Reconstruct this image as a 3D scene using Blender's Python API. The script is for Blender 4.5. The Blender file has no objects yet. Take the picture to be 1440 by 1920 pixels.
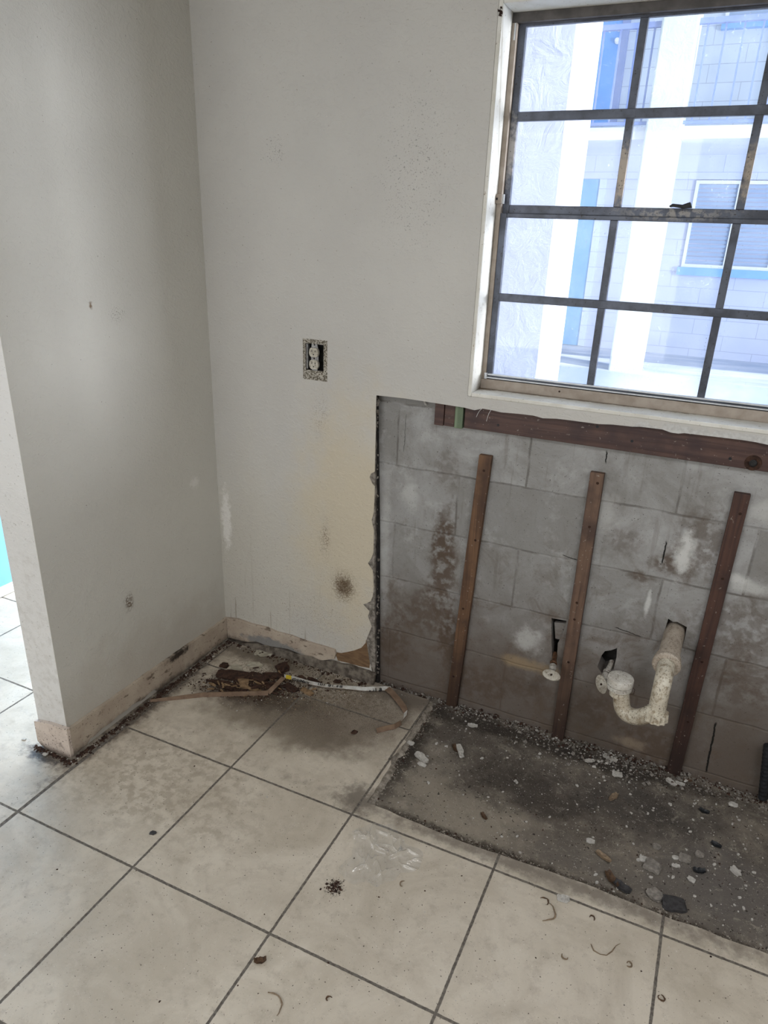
import bpy, bmesh, math, random
from mathutils import Vector, Matrix, noise
from mathutils.geometry import tessellate_polygon
random.seed(7)
C = bpy.context.scene.collection
PI = math.pi

# ------------------------------------------------------------------ camera
F_PX, SX, SY = 1339.76, -2.323, 36.51
CAM = Vector((1.6306, -2.0667, 1.5845))
RX, RY, RZ = 1.1716, 0.0365, 0.4261
CR = (Matrix.Rotation(RZ, 3, 'Z') @ Matrix.Rotation(RX, 3, 'X') @ Matrix.Rotation(RY, 3, 'Z'))
cam_data = bpy.data.cameras.new('camera')
cam_data.sensor_fit = 'VERTICAL'; cam_data.sensor_height = 36.0; cam_data.sensor_width = 27.0
cam_data.lens = F_PX * 36.0 / 1920.0
cam_data.shift_x = -SX / 1920.0; cam_data.shift_y = SY / 1920.0
cam_data.clip_start = 0.05; cam_data.clip_end = 200
cam = bpy.data.objects.new('camera', cam_data); C.objects.link(cam)
cam.matrix_world = Matrix.Translation(CAM) @ CR.to_4x4()
bpy.context.scene.camera = cam

# ------------------------------------------------------------------ light and exposure
sc = bpy.context.scene
sc.view_settings.view_transform = 'Standard'; sc.view_settings.look = 'None'
sc.view_settings.gamma = 1.0; sc.view_settings.use_curve_mapping = False
sc.view_settings.exposure = 0.0
world = bpy.data.worlds.new('world'); sc.world = world; world.use_nodes = True
bg = world.node_tree.nodes['Background']
bg.inputs['Color'].default_value = (0.72, 0.84, 1.0, 1); bg.inputs['Strength'].default_value = 1.05
sun_d = bpy.data.lights.new('sun', 'SUN'); sun_d.energy = 4.2; sun_d.angle = 0.009; sun_d.color = (1, 0.96, 0.9)
sun = bpy.data.objects.new('sun', sun_d); C.objects.link(sun)
sun.rotation_euler = Vector((-0.70, 0.22, -0.68)).to_track_quat('-Z', 'Y').to_euler()
sun.location = (6, -3, 9)

def area(name, loc, direction, sx, sy, power, color):
    d = bpy.data.lights.new(name, 'AREA'); d.shape = 'RECTANGLE'; d.size = sx; d.size_y = sy
    d.energy = power; d.color = color
    o = bpy.data.objects.new(name, d); C.objects.link(o); o.location = loc
    o.rotation_euler = Vector(direction).to_track_quat('-Z', 'Y').to_euler()
    return o
# daylight entering by the openings of the room behind and beside the camera, then two added fill lamps
area('daylight_front_window', (0.3, -3.42, 1.50), (0, 1, -0.12), 1.9, 1.5, 27, (1.0, 0.97, 0.94))
area('daylight_entry_door', (-0.62, 0.19, 1.02), (0, -1, -0.25), 0.86, 1.95, 46, (0.82, 0.90, 1.0))
area('walkway_daylight_fill', (7.0, 1.66, 1.92), (-0.95, -0.30, 0), 3.1, 1.75, 1150, (0.88, 0.92, 1.0))  # added lamp out in the walkway, stands in for daylight through window_1
area('ceiling_fill_light', (2.45, -1.75, 2.36), (0, 0, -1), 0.9, 0.5, 26, (0.96, 0.97, 1.0))  # added unseen lamp that brightens floor and slab

# ------------------------------------------------------------------ helpers
def ray(px, py):
    v = CR @ Vector(((px - 720 - SX) / F_PX, -(py - 960 - SY) / F_PX, -1.0)); return v
def on(axis, val, px, py):
    v = ray(px, py); t = (val - CAM[axis]) / v[axis]; return CAM + v * t
def fl(px, py, z=0.0): return on(2, z, px, py)          # point of the floor
def bk(px, py, y=0.0): return on(1, y, px, py)          # point of a plane parallel to the back wall
def lf(px, py, x=0.0): return on(0, x, px, py)

def link(o, parent=None):
    C.objects.link(o)
    if parent is not None: o.parent = parent
    return o
def tag(o, label=None, cat=None, group=None, kind=None):
    if label: o['label'] = label
    if cat: o['category'] = cat
    if group: o['group'] = group
    if kind: o['kind'] = kind
    return o
def empty(name, loc, label, cat, group=None):
    o = bpy.data.objects.new(name, None); C.objects.link(o); o.location = loc; o.empty_display_size = .05
    return tag(o, label, cat, group)

class MB:
    def __init__(s): s.v = []; s.f = []; s.mi = []
    def add(s, vs, fs, mi=0):
        n = len(s.v); s.v += [tuple(v) for v in vs]; s.f += [tuple(i + n for i in f) for f in fs]; s.mi += [mi] * len(fs); return s
    def box(s, a, b, mi=0):
        x0, y0, z0 = a; x1, y1, z1 = b
        return s.add([(x0,y0,z0),(x1,y0,z0),(x1,y1,z0),(x0,y1,z0),(x0,y0,z1),(x1,y0,z1),(x1,y1,z1),(x0,y1,z1)],
              [(0,3,2,1),(4,5,6,7),(0,1,5,4),(1,2,6,5),(2,3,7,6),(3,0,4,7)], mi)
    def plate(s, outer, holes, fn, t0, t1, mi=0):
        """polygon with holes in (u,v), fn(u,v,t) -> xyz, thick from t0 to t1"""
        loops = [[Vector((u, v, 0)) for u, v in outer]] + [[Vector((u, v, 0)) for u, v in h] for h in holes]
        tris = tessellate_polygon(loops)
        flat = [p for l in loops for p in l]; n = len(flat)
        vs = [fn(p.x, p.y, t0) for p in flat] + [fn(p.x, p.y, t1) for p in flat]
        fs = [tuple(t) for t in tris] + [tuple(i + n for i in reversed(t)) for t in tris]
        k = 0
        for l in loops:
            m = len(l)
            for i in range(m):
                j = (i + 1) % m; fs.append((k + i, k + j, k + j + n, k + i + n))
            k += m
        return s.add(vs, fs, mi)
    def lathe(s, prof, origin, axis, n=32, mi=0, closed=True):
        """prof: list of (r, h) along axis"""
        origin = Vector(origin); a = Vector(axis).normalized()
        u = a.orthogonal().normalized(); w = a.cross(u)
        vs = []; fs = []
        for r, h in prof:
            for i in range(n):
                t = 2 * PI * i / n; vs.append(origin + a * h + (u * math.cos(t) + w * math.sin(t)) * r)
        for k in range(len(prof) - 1):
            for i in range(n):
                j = (i + 1) % n; fs.append((k*n+i, k*n+j, (k+1)*n+j, (k+1)*n+i))
        if closed:
            fs.append(tuple(range(n - 1, -1, -1))); fs.append(tuple((len(prof)-1)*n + i for i in range(n)))
        return s.add(vs, fs, mi)
    def tube(s, pts, r, n=20, mi=0, caps=True):
        pts = [Vector(p) for p in pts]; rs = r if isinstance(r, (list, tuple)) else [r] * len(pts)
        vs = []; fs = []; u = None
        for i, p in enumerate(pts):
            d = (pts[min(i+1, len(pts)-1)] - pts[max(i-1, 0)]).normalized()
            if u is None: u = d.orthogonal().normalized()
            else: u = (u - d * u.dot(d)).normalized()
            w = d.cross(u)
            for k in range(n):
                t = 2 * PI * k / n; vs.append(p + (u * math.cos(t) + w * math.sin(t)) * rs[i])
        for i in range(len(pts) - 1):
            for k in range(n):
                j = (k + 1) % n; fs.append((i*n+k, i*n+j, (i+1)*n+j, (i+1)*n+k))
        if caps:
            fs.append(tuple(range(n - 1, -1, -1))); fs.append(tuple((len(pts)-1)*n + i for i in range(n)))
        return s.add(vs, fs, mi)
    def build(s, name, mats, parent=None, origin=None, smooth=False, bevel=0, angle=0.6):
        me = bpy.data.meshes.new(name)
        o0 = Vector(origin) if origin is not None else Vector((0, 0, 0))
        me.from_pydata([tuple(Vector(v) - o0) for v in s.v], [], s.f)
        if not isinstance(mats, (list, tuple)): mats = [mats]
        for m in mats: me.materials.append(m)
        for i, p in enumerate(me.polygons):
            p.material_index = s.mi[i]; p.use_smooth = smooth
        bm = bmesh.new(); bm.from_mesh(me)
        bmesh.ops.remove_doubles(bm, verts=bm.verts, dist=1e-6)
        bmesh.ops.recalc_face_normals(bm, faces=bm.faces)
        if smooth:
            for e in bm.edges:
                if len(e.link_faces) == 2 and e.calc_face_angle(0) > angle: e.smooth = False
        bm.to_mesh(me); bm.free()
        o = bpy.data.objects.new(name, me); link(o, parent)
        w0 = Vector((0, 0, 0)); q = parent
        while q is not None: w0 = w0 + q.location; q = q.parent
        o.location = o0 - w0
        if bevel:
            b = o.modifiers.new('bevel', 'BEVEL'); b.width = bevel; b.segments = 2; b.limit_method = 'ANGLE'
        return o

XZ = lambda u, v, t: (u, t, v)          # plates standing in the back wall
YZ = lambda u, v, t: (t, u, v)
XY = lambda u, v, t: (u, v, t)
def rect(x0, z0, x1, z1): return [(x0, z0), (x1, z0), (x1, z1), (x0, z1)]

# ------------------------------------------------------------------ materials
class Mat:
    def __init__(s, name, rough=0.7, spec=0.3, metallic=0.0):
        s.m = bpy.data.materials.new(name); s.m.use_nodes = True; s.nt = s.m.node_tree
        s.b = s.nt.nodes['Principled BSDF']; s.b.inputs['Roughness'].default_value = rough
        s.b.inputs['Specular IOR Level'].default_value = spec; s.b.inputs['Metallic'].default_value = metallic
        g = s.nt.nodes.new('ShaderNodeNewGeometry'); s.pos = g.outputs['Position']
        s.col = None; s.bump = None
    def N(s, t, **kw):
        n = s.nt.nodes.new(t)
        for k, v in kw.items(): setattr(n, k, v)
        return n
    def L(s, a, b): s.nt.links.new(a, b)
    def inp(s, sock, v):
        if hasattr(v, 'node'): s.L(v, sock)
        else: sock.default_value = v
    def math(s, op, a, b=0.0, clamp=False):
        n = s.N('ShaderNodeMath', operation=op, use_clamp=clamp); s.inp(n.inputs[0], a); s.inp(n.inputs[1], b); return n.outputs[0]
    def vmath(s, op, a, b):
        n = s.N('ShaderNodeVectorMath', operation=op); s.inp(n.inputs[0], a); s.inp(n.inputs[1], b); return n
    def noise(s, scale, detail=4, rough=.55, stretch=None, vec=None, dist=0):
        n = s.N('ShaderNodeTexNoise'); n.inputs['Scale'].default_value = scale; n.inputs['Detail'].default_value = detail
        n.inputs['Roughness'].default_value = rough; n.inputs['Distortion'].default_value = dist
        v = vec or s.pos
        if stretch: v = s.vmath('MULTIPLY', v, stretch).outputs[0]
        s.L(v, n.inputs['Vector']); return n.outputs['Fac']
    def ramp(s, f, a, b, smooth=True):
        n = s.N('ShaderNodeMapRange', interpolation_type='SMOOTHSTEP' if smooth else 'LINEAR'); s.inp(n.inputs['Value'], f)
        n.inputs['From Min'].default_value = a; n.inputs['From Max'].default_value = b; return n.outputs[0]
    def mix(s, f, a, b, mode='MIX'):
        n = s.N('ShaderNodeMix', data_type='RGBA', blend_type=mode); s.inp(n.inputs['Factor'], f)
        def c(v): return v if hasattr(v, 'node') else (*v, 1)
        s.inp(n.inputs['A'], c(a)); s.inp(n.inputs['B'], c(b)); return n.outputs['Result']
    def blob(s, c, r, edge=1.0, nz=18, amt=.55):
        """soft ragged spot: 1 at the centre to 0 at radius r (vector)"""
        v = s.vmath('SUBTRACT', s.pos, tuple(c)).outputs[0]; v = s.vmath('DIVIDE', v, tuple(r)).outputs[0]
        l = s.N('ShaderNodeVectorMath', operation='LENGTH'); s.L(v, l.inputs[0])
        d = s.math('ADD', l.outputs['Value'], s.math('MULTIPLY', s.math('SUBTRACT', s.noise(nz, 5, .65), .5), amt * 2))
        return s.ramp(d, 1.0, 1.0 - edge)
    def stain(s, c, r, color, k=1.0, edge=.75, nz=18, amt=.55, speck=None):
        f = s.blob(c, r, edge, nz, amt)
        if speck: f = s.math('MULTIPLY', f, s.ramp(s.noise(speck[0], 3, .6), speck[1], speck[2]))
        s.col = s.mix(s.math('MULTIPLY', f, k), s.col, color); return s
    def specks(s, scale, lo, hi, color, k=1.0, mask=None):
        f = s.math('MULTIPLY', s.ramp(s.noise(scale, 2, .5), lo, hi), k)
        if mask is not None: f = s.math('MULTIPLY', f, mask)
        s.col = s.mix(f, s.col, color); return s
    def addbump(s, h, strength=.3, dist=.002):
        n = s.N('ShaderNodeBump'); n.inputs['Strength'].default_value = strength; n.inputs['Distance'].default_value = dist
        s.inp(n.inputs['Height'], h)
        if s.bump is not None: s.L(s.bump, n.inputs['Normal'])
        s.bump = n.outputs['Normal']; return s
    def done(s):
        if s.col is not None: s.inp(s.b.inputs['Base Color'], s.col if hasattr(s.col, 'node') else (*s.col, 1))
        if s.bump is not None: s.L(s.bump, s.b.inputs['Normal'])
        return s.m
    def xyz(s):
        n = s.N('ShaderNodeSeparateXYZ'); s.L(s.pos, n.inputs[0]); return n.outputs

def simple(name, a, b=None, scale=30, rough=.7, metallic=0, bump=0, stretch=None, spec=.3, dist=.002, lo=.3, hi=.7):
    m = Mat(name, rough, spec, metallic); b = b or a
    f = m.noise(scale, 5, .6, stretch); m.col = m.mix(m.ramp(f, lo, hi), a, b)
    if bump: m.addbump(m.noise(scale * 2.5, 5, .6, stretch), bump, dist)
    return m.done()

BROWN = (.09, .055, .03); DIRT = (.05, .038, .028)
def wall_paint(name, base, base2, which):
    m = Mat(name, .55, .35)
    m.col = m.mix(m.ramp(m.noise(2.2, 4, .6), .3, .7), base, base2)
    x, y, z = m.xyz()
    # roller and knock-down texture
    m.addbump(m.noise(75, 4, .62, dist=.6), .38, .003)
    m.addbump(m.noise(16, 5, .6, dist=1.2), .42, .005)
    m.addbump(m.ramp(m.noise(30, 3, .5, (1, 1, 1.6), dist=2.0), .52, .62), .26, .003)
    if which == 'back':
        m.stain((.58, 0, .60), (.34, .2, .66), (.55, .46, .30), .6, .75, 9, .5)
        m.stain((.15, 0, .35), (.5, .2, .6), (.50, .46, .36), .35, .75, 5, .5)
        q = bk(645, 1100); m.stain(q, (.07, .1, .085), (.12, .08, .04), .95, .9, 45, .5, (170, .40, .56))
        m.stain(q, (.045, .1, .05), (.10, .065, .035), .8, .75, 60, .6)
        q = bk(610, 1010); m.stain(q, (.03, .1, .10), (.16, .11, .07), .8, .9, 45, .9, (260, .46, .62))
        q = bk(600, 780); m.stain(q, (.05, .1, .12), (.2, .16, .12), .5, .9, 40, .9, (230, .50, .66))
        q = bk(585, 1150); m.stain(q, (.22, .1, .14), (.16, .12, .08), .6, .75, 20, .5, (330, .57, .68))
        q = bk(515, 285); m.stain(q, (.05, .1, .06), (.08, .07, .06), .8, .75, 50, .6, (260, .60, .66))
        q = bk(425, 975); m.stain(q, (.030, .1, .16), (.72, .70, .66), .9, .6, 40, .9)
        q = bk(780, 320); m.stain(q, (.16, .1, .30), (.12, .11, .10), .6, .75, 30, .6, (210, .60, .67))
        # bare grey patch left by the cover plate round the socket
        a = bk(568, 634); b = bk(614, 716)
        dx = m.math('ABSOLUTE', m.math('SUBTRACT', x, (a.x + b.x) / 2)); dz = m.math('ABSOLUTE', m.math('SUBTRACT', z, (a.z + b.z) / 2))
        ins = m.math('MULTIPLY', m.math('LESS_THAN', dx, abs(b.x - a.x) / 2), m.math('LESS_THAN', dz, abs(b.z - a.z) / 2))
        gr = m.mix(m.ramp(m.noise(260, 4, .7), .42, .56), (.46, .43, .37), (.09, .075, .05))
        m.col = m.mix(ins, m.col, gr)
        m.specks(150, .72, .76, (.16, .12, .08), .6)
        low = m.ramp(z, 1.0, .1)
        m.specks(240, .66, .71, (.15, .10, .06), .75, low)
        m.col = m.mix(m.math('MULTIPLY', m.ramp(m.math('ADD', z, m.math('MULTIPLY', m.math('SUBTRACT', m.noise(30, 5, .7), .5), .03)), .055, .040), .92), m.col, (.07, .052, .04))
        # drips running down
        m.col = m.mix(m.math('MULTIPLY', m.ramp(m.noise(60, 3, .5, (1, 1, .06)), .60, .72), m.math('MULTIPLY', m.ramp(z, .55, .15), .5)), m.col, (.22, .17, .11))
    if which == 'left':
        q = lf(242, 1130); m.stain(q, (.1, .030, .045), (.11, .07, .04), .95, .8, 60, .9, (120, .42, .54))
        q = lf(170, 573); m.stain(q, (.1, .008, .014), (.14, .08, .03), .9, .8, 90, .9)
        q = lf(220, 590); m.stain(q, (.1, .05, .03), (.1, .08, .06), .7, .75, 90, .6, (260, .55, .62))
        q = lf(365, 905); m.stain(q, (.1, .035, .03), (.68, .66, .62), .8, .8, 70, .9)
        m.specks(140, .725, .76, (.14, .11, .08), .7)
        m.stain((0, -.42, .05), (.1, .8, .35), (.36, .31, .25), .45, .75, 10, .5)
    if which == 'end':
        m.stain((-.06, -.82, .25), (.2, .1, .65), (.50, .48, .45), .6, .75, 14, .8, (45, .45, .7))
        m.specks(150, .68, .73, (.28, .26, .23), .6)
    return m.done()

M = {}
M['paint_back'] = wall_paint('painted plaster back', (.53, .515, .48), (.49, .475, .445), 'back')
M['paint_left'] = wall_paint('painted plaster left', (.56, .545, .495), (.53, .515, .465), 'left')
M['paint_end'] = wall_paint('painted plaster end', (.66, .65, .63), (.60, .59, .57), 'end')
M['paint_room'] = wall_paint('painted plaster room', (.62, .61, .57), (.60, .58, .54), 'room')
M['ceiling'] = simple('ceiling paint', (.70, .70, .69), (.65, .65, .64), 20, .8, bump=.2)
M['gypsum'] = simple('broken gypsum core', (.34, .31, .27), (.10, .085, .07), 60, .9, bump=.9, dist=.006)
M['paper'] = simple('torn brown paper', (.20, .125, .065), (.12, .07, .04), 26, .85, bump=.4, stretch=(1, 1, 4))
M['primer'] = simple('bare white skim coat', (.56, .56, .54), (.44, .43, .41), 90, .8, bump=.35)
M['gap'] = simple('painted shade in the gap', (.012, .011, .011), (.03, .027, .025), 80, .95, bump=.5)  # near-black colour paints the shade behind the drywall edge

def tile_mat():
    m = Mat('beige ceramic floor tile', .34, .5)
    m.col = m.mix(m.ramp(m.noise(5, 6, .65, dist=.8), .32, .68), (.575, .515, .425), (.45, .395, .315))
    m.col = m.mix(m.math('MULTIPLY', m.ramp(m.noise(24, 6, .72), .48, .70), .6), m.col, (.37, .32, .255))
    m.col = m.mix(m.math('MULTIPLY', m.ramp(m.noise(16, 6, .75, dist=.6), .54, .70), .3), m.col, (.62, .57, .485))
    x, y, z = m.xyz()
    T = .432
    def line(c, off, half, wob=.0015):
        c = m.math('ADD', c, m.math('MULTIPLY', m.math('SUBTRACT', m.noise(9, 3, .5), .5), wob))
        u = m.math('FRACT', m.math('ADD', m.math('DIVIDE', m.math('SUBTRACT', c, off), T), 40.5))
        return m.math('MULTIPLY', m.math('ABSOLUTE', m.math('SUBTRACT', u, .5)), T)     # distance to the joint
    dx = line(x, .4779, 0); dy = line(y, -.6252, 0)
    rag = m.math('MULTIPLY', m.math('SUBTRACT', m.noise(120, 3, .6), .5), .0030)
    d = m.math('ADD', m.math('MINIMUM', dx, dy), rag)
    g = m.ramp(d, .0042, .0026)
    # wide dark joint in line with the stub wall
    wj = m.ramp(m.math('ABSOLUTE', m.math('SUBTRACT', x, m.math('ADD', .0435, m.math('MULTIPLY', m.math('ADD', y, .9), -.02)))), .0068, .0045)
    wj = m.math('MULTIPLY', wj, m.ramp(y, -.60, -.63))
    g = m.math('MAXIMUM', g, wj)
    # dirt
    m.stain((.45, -.30, 0), (.46, .22, .3), (.17, .138, .10), .9, .7, 11, .5)
    m.stain((.28, -.30, 0), (.26, .09, .3), (.075, .055, .042), .9, .8, 22, .7)
    m.stain((.62, -.36, 0), (.24, .13, .3), (.165, .135, .10), .9, .8, 16, .6)
    m.stain((.86, -.03, 0), (.28, .09, .3), (.10, .08, .065), .8, .8, 30, .6)
    m.stain((.2, -.05, 0), (.5, .08, .3), (.09, .07, .05), .8, .8, 30, .7)
    m.stain((.36, -.25, 0), (.32, .10, .3), (.05, .034, .022), .85, .75, 20, .6)
    m.stain((.72, -.20, 0), (.30, .28, .3), (.14, .11, .085), .7, .75, 16, .45)
    m.stain((.47, -.10, 0), (.5, .22, .3), (.13, .10, .065), .8, .75, 45, .8, (60, .45, .6))
    m.stain((.5, -.16, 0), (.55, .30, .3), (.035, .022, .014), .95, .75, 25, .5, (230, .55, .62))
    m.stain((.03, -.5, 0), (.06, .60, .3), (.05, .034, .024), .95, .8, 30, .8)
    m.stain((-.07, -.85, 0), (.14, .05, .3), (.04, .03, .024), .95, .8, 40, .8)
    m.stain((.90, -.56, 0), (.09, .09, .3), (.12, .10, .08), .8, .75, 40, .8)
    m.stain((1.5, -.58, 0), (1.0, .045, .3), (.16, .135, .11), .8, .9, 30, .9)
    m.stain((.3, -.75, 0), (.55, .35, .3), (.30, .25, .19), .55, .75, 11, .8, (34, .42, .6))
    q = fl(626, 1664); m.stain(q, (.035, .035, .2), (.02, .013, .008), 1, .9, 90, .8, (190, .45, .52))
    m.specks(150, .70, .725, (.05, .035, .025), .9)
    m.specks(310, .70, .73, (.07, .05, .035), .9)
    m.specks(220, .715, .74, (.75, .73, .70), .7)
    m.col = m.mix(g, m.col, m.mix(m.ramp(m.noise(90, 4, .7), .35, .65), (.075, .063, .052), (.17, .15, .125)))
    m.addbump(m.math('SUBTRACT', 1.0, g), .6, .002)
    m.addbump(m.noise(60, 4, .6), .12, .0012)
    r = m.math('ADD', .32, m.math('MULTIPLY', m.ramp(m.noise(14, 5, .7), .3, .7), .22)); r = m.math('ADD', r, m.math('MULTIPLY', g, .4))
    m.L(r, m.b.inputs['Roughness'])
    return m.done()
M['tile'] = tile_mat()

def slab_mat():
    m = Mat('dirty concrete slab', .8, .25)
    m.col = m.mix(m.ramp(m.noise(5, 6, .65, dist=.6), .3, .7), (.22, .188, .152), (.11, .094, .078))
    m.col = m.mix(m.math('MULTIPLY', m.ramp(m.noise(12, 6, .75, dist=1.0), .50, .68), .65), m.col, (.31, .275, .22))
    m.stain((1.15, -.45, 0), (.34, .16, .3), (.27, .235, .185), .8, .8, 8, .8)
    m.stain((1.05, -.25, 0), (.12, .20, .3), (.25, .22, .18), .6, .8, 12, .6)
    m.stain((1.36, -.28, 0), (.46, .18, .3), (.050, .041, .034), .9, .9, 11, .9)
    m.stain((1.05, -.12, 0), (.20, .12, .3), (.075, .062, .052), .8, .8, 14, .8)
    m.stain((1.75, -.48, 0), (.5, .10, .3), (.12, .105, .09), .7, .8, 14, .8)
    m.stain((1.70, -.18, 0), (.46, .18, .3), (.058, .050, .044), .85, .9, 12, .9)
    m.stain((1.35, -.03, 0), (1.1, .08, .3), (.030, .024, .020), .9, .8, 20, .6)
    m.stain((.95, -.3, 0), (.06, .35, .3), (.030, .024, .019), .9, .8, 20, .6)
    m.stain((1.95, -.38, 0), (.34, .20, .3), (.11, .098, .09), .8, .8, 10, .6)
    m.stain((1.4, -.555, 0), (.9, .03, .3), (.05, .04, .03), .9, .8, 30, .8)
    m.col = m.mix(m.math('MULTIPLY', m.ramp(m.noise(30, 6, .8, dist=.8), .55, .70), .5), m.col, (.42, .38, .31))
    m.specks(130, .68, .73, (.38, .35, .31), .8)
    m.specks(300, .68, .72, (.40, .37, .33), .7)
    m.specks(110, .66, .71, (.02, .016, .013), .9)
    m.addbump(m.noise(40, 6, .7), .5, .004); m.addbump(m.noise(220, 3, .6), .35, .001)
    return m.done()
M['slab'] = slab_mat()

def block_mat():
    m = Mat('grey skim-coated concrete block', .85, .2)
    x, y, z = m.xyz()
    wob = m.math('MULTIPLY', m.math('SUBTRACT', m.noise(7, 3, .6), .5), .016)
    bt = m.N('ShaderNodeTexBrick'); bt.offset = .5; bt.squash = 1
    cmb = m.N('ShaderNodeCombineXYZ'); m.L(m.math('ADD', m.math('SUBTRACT', x, .94 - .44 * 4 + .0), wob), cmb.inputs[0])
    m.L(m.math('ADD', m.math('SUBTRACT', z, .02 - .21 * 4), wob), cmb.inputs[1])
    m.L(cmb.outputs[0], bt.inputs['Vector'])
    bt.inputs['Scale'].default_value = 1; bt.inputs['Brick Width'].default_value = .44; bt.inputs['Row Height'].default_value = .21
    bt.inputs['Mortar Size'].default_value = .005; bt.inputs['Mortar Smooth'].default_value = .8; bt.inputs['Bias'].default_value = 0
    bt.inputs['Color1'].default_value = (0, 0, 0, 1); bt.inputs['Color2'].default_value = (1, 1, 1, 1); bt.inputs['Mortar'].default_value = (.5, .5, .5, 1)
    tone = m.N('ShaderNodeRGBToBW'); m.L(bt.outputs['Color'], tone.inputs[0])
    a = m.mix(tone.outputs[0], (.385, .385, .38), (.245, .24, .23))
    m.col = m.mix(m.ramp(m.noise(6, 6, .7, dist=.6), .3, .7), a, (.225, .218, .205))
    m.col = m.mix(m.math('MULTIPLY', m.ramp(m.noise(13, 5, .7), .52, .7), .5), m.col, (.42, .42, .41))
    # broken skim joints
    fac = m.math('MULTIPLY', bt.outputs['Fac'], m.ramp(m.noise(11, 4, .6), .38, .62))
    m.col = m.mix(m.math('MULTIPLY', fac, .75), m.col, (.12, .11, .10))
    # darker brown towards the bottom, and rust-brown stains
    low = m.ramp(m.math('ADD', z, m.math('MULTIPLY', m.math('SUBTRACT', m.noise(5, 5, .6), .5), .45)), .62, .12)
    m.col = m.mix(m.math('MULTIPLY', low, .82), m.col, (.092, .066, .048))
    m.col = m.mix(m.math('MULTIPLY', m.math('MULTIPLY', m.ramp(m.noise(9, 6, .75, dist=.8), .48, .66), m.ramp(z, .95, .3)), .6), m.col, (.11, .08, .058))
    br = (.085, .058, .040)
    for px, py, rx_, rz_, k in ((830, 1060, .05, .20, .85), (845, 1200, .05, .12, .8), (800, 1150, .12, .10, .6), (1255, 1060, .07, .03, .75),
                                (1200, 1080, .05, .02, .7), (1310, 1020, .08, .14, .55), (1170, 1010, .06, .05, .4), (835, 1000, .04, .12, .55),
                                (900, 1280, .12, .08, .55), (1000, 1290, .10, .08, .4), (1380, 1180, .12, .12, .5), (840, 880, .05, .08, .35),
                                (1215, 1400, .12, .08, .7), (735, 1200, .07, .12, .6), (1400, 1290, .12, .06, .5), (1120, 1330, .12, .07, .5)):
        q = bk(px, py, .032); m.stain(q, (rx_ * 1.25, .2, rz_ * 1.25), br, k, .6, 22, .7, (35, .34, .56))
    for px, py, rx_, rz_, k in ((1283, 1040, .035, .10, .95), (1400, 1100, .09, .03, .6), (770, 930, .05, .07, .45), (990, 1200, .07, .06, .55), (720, 1020, .03, .4, .3),
                                (1215, 1130, .010, .07, .8), (1130, 960, .07, .10, .35), (1380, 1085, .05, .02, .8), (1430, 960, .06, .05, .5)):
        q = bk(px, py, .032); m.stain(q, (rx_, .2, rz_), (.56, .56, .54), k, .8, 26, .8)
    q = bk(1180, 1392, .032); m.stain(q, (.07, .2, .03), (.26, .205, .15), .7, .8, 26, .8)
    q = bk(985, 1245, .032); m.stain(q, (.13, .2, .035), (.30, .22, .13), .7, .75, 16, .7)
    # vertical run marks
    m.col = m.mix(m.math('MULTIPLY', m.ramp(m.noise(42, 4, .6, (1, 1, .07)), .60, .72), .28), m.col, (.12, .10, .08))
    m.specks(170, .71, .75, (.04, .03, .025), .8); m.specks(300, .69, .73, (.05, .04, .03), .6)
    # dark cracks at a few joints
    for (ax, ay), (bx, by), wd in (((1250, 1012), (1241, 1060), .0022), ((1343, 1352), (1323, 1450), .0030), ((1138, 842), (1136, 872), .0018), ((1052, 1040), (1110, 1058), .0012),
                                   ((762, 775), (757, 850), .0006), ((1150, 1175), (1205, 1195), .0013)):
        p, q = bk(ax, ay, .032), bk(bx, by, .032); dv = q - p; L_ = dv.length; dv = dv / L_
        rel = m.vmath('SUBTRACT', m.pos, tuple(p)).outputs[0]
        t = m.vmath('DOT_PRODUCT', rel, tuple(dv)).outputs['Value']
        nrm = Vector((-dv.z, 0, dv.x)); e = m.vmath('DOT_PRODUCT', rel, tuple(nrm)).outputs['Value']
        e = m.math('ADD', e, m.math('MULTIPLY', m.math('SUBTRACT', m.noise(50, 3, .6), .5), .008))
        f = m.math('MULTIPLY', m.ramp(m.math('ABSOLUTE', e), wd * 1.3, wd * .5), m.math('MULTIPLY', m.ramp(t, 0, .012), m.ramp(t, L_, L_ - .012)))
        m.col = m.mix(f, m.col, (.01, .009, .008))
    h = m.math('SUBTRACT', m.math('MULTIPLY', m.noise(14, 5, .6), .8), m.math('MULTIPLY', bt.outputs['Fac'], .5))
    m.addbump(h, .5, .006); m.addbump(m.noise(90, 5, .65), .4, .002)
    return m.done()
M['block'] = block_mat()
M['block_hole'] = simple('near-black backing of the holes', (.05, .047, .044), (.018, .016, .015), 50, .95, bump=.6)  # near-black back leaf, seen through the pipe holes

def wood_mat(name, a, b, c, axis='z', rough=.6, spec=.3):
    m = Mat(name, rough, spec)
    st = {'z': (60, 60, 2.2), 'x': (2.2, 60, 60)}[axis]
    g = m.noise(1, 5, .6, st, dist=.5)
    m.col = m.mix(m.ramp(g, .35, .65), a, b)
    m.col = m.mix(m.math('MULTIPLY', m.ramp(m.noise(7, 4, .6), .45, .68), .75), m.col, c)
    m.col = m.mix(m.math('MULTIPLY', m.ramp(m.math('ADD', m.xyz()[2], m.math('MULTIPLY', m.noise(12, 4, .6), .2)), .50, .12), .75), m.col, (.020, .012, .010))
    m.specks(110, .69, .73, (.35, .31, .27), .45)
    m.addbump(g, .45, .0025)
    return m.done()
M['wood'] = wood_mat('weathered brown strip', (.155, .085, .045), (.085, .045, .026), (.050, .028, .020))
M['wood_grey'] = wood_mat('greyish brown strip', (.150, .092, .062), (.070, .042, .032), (.048, .030, .026))
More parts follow.
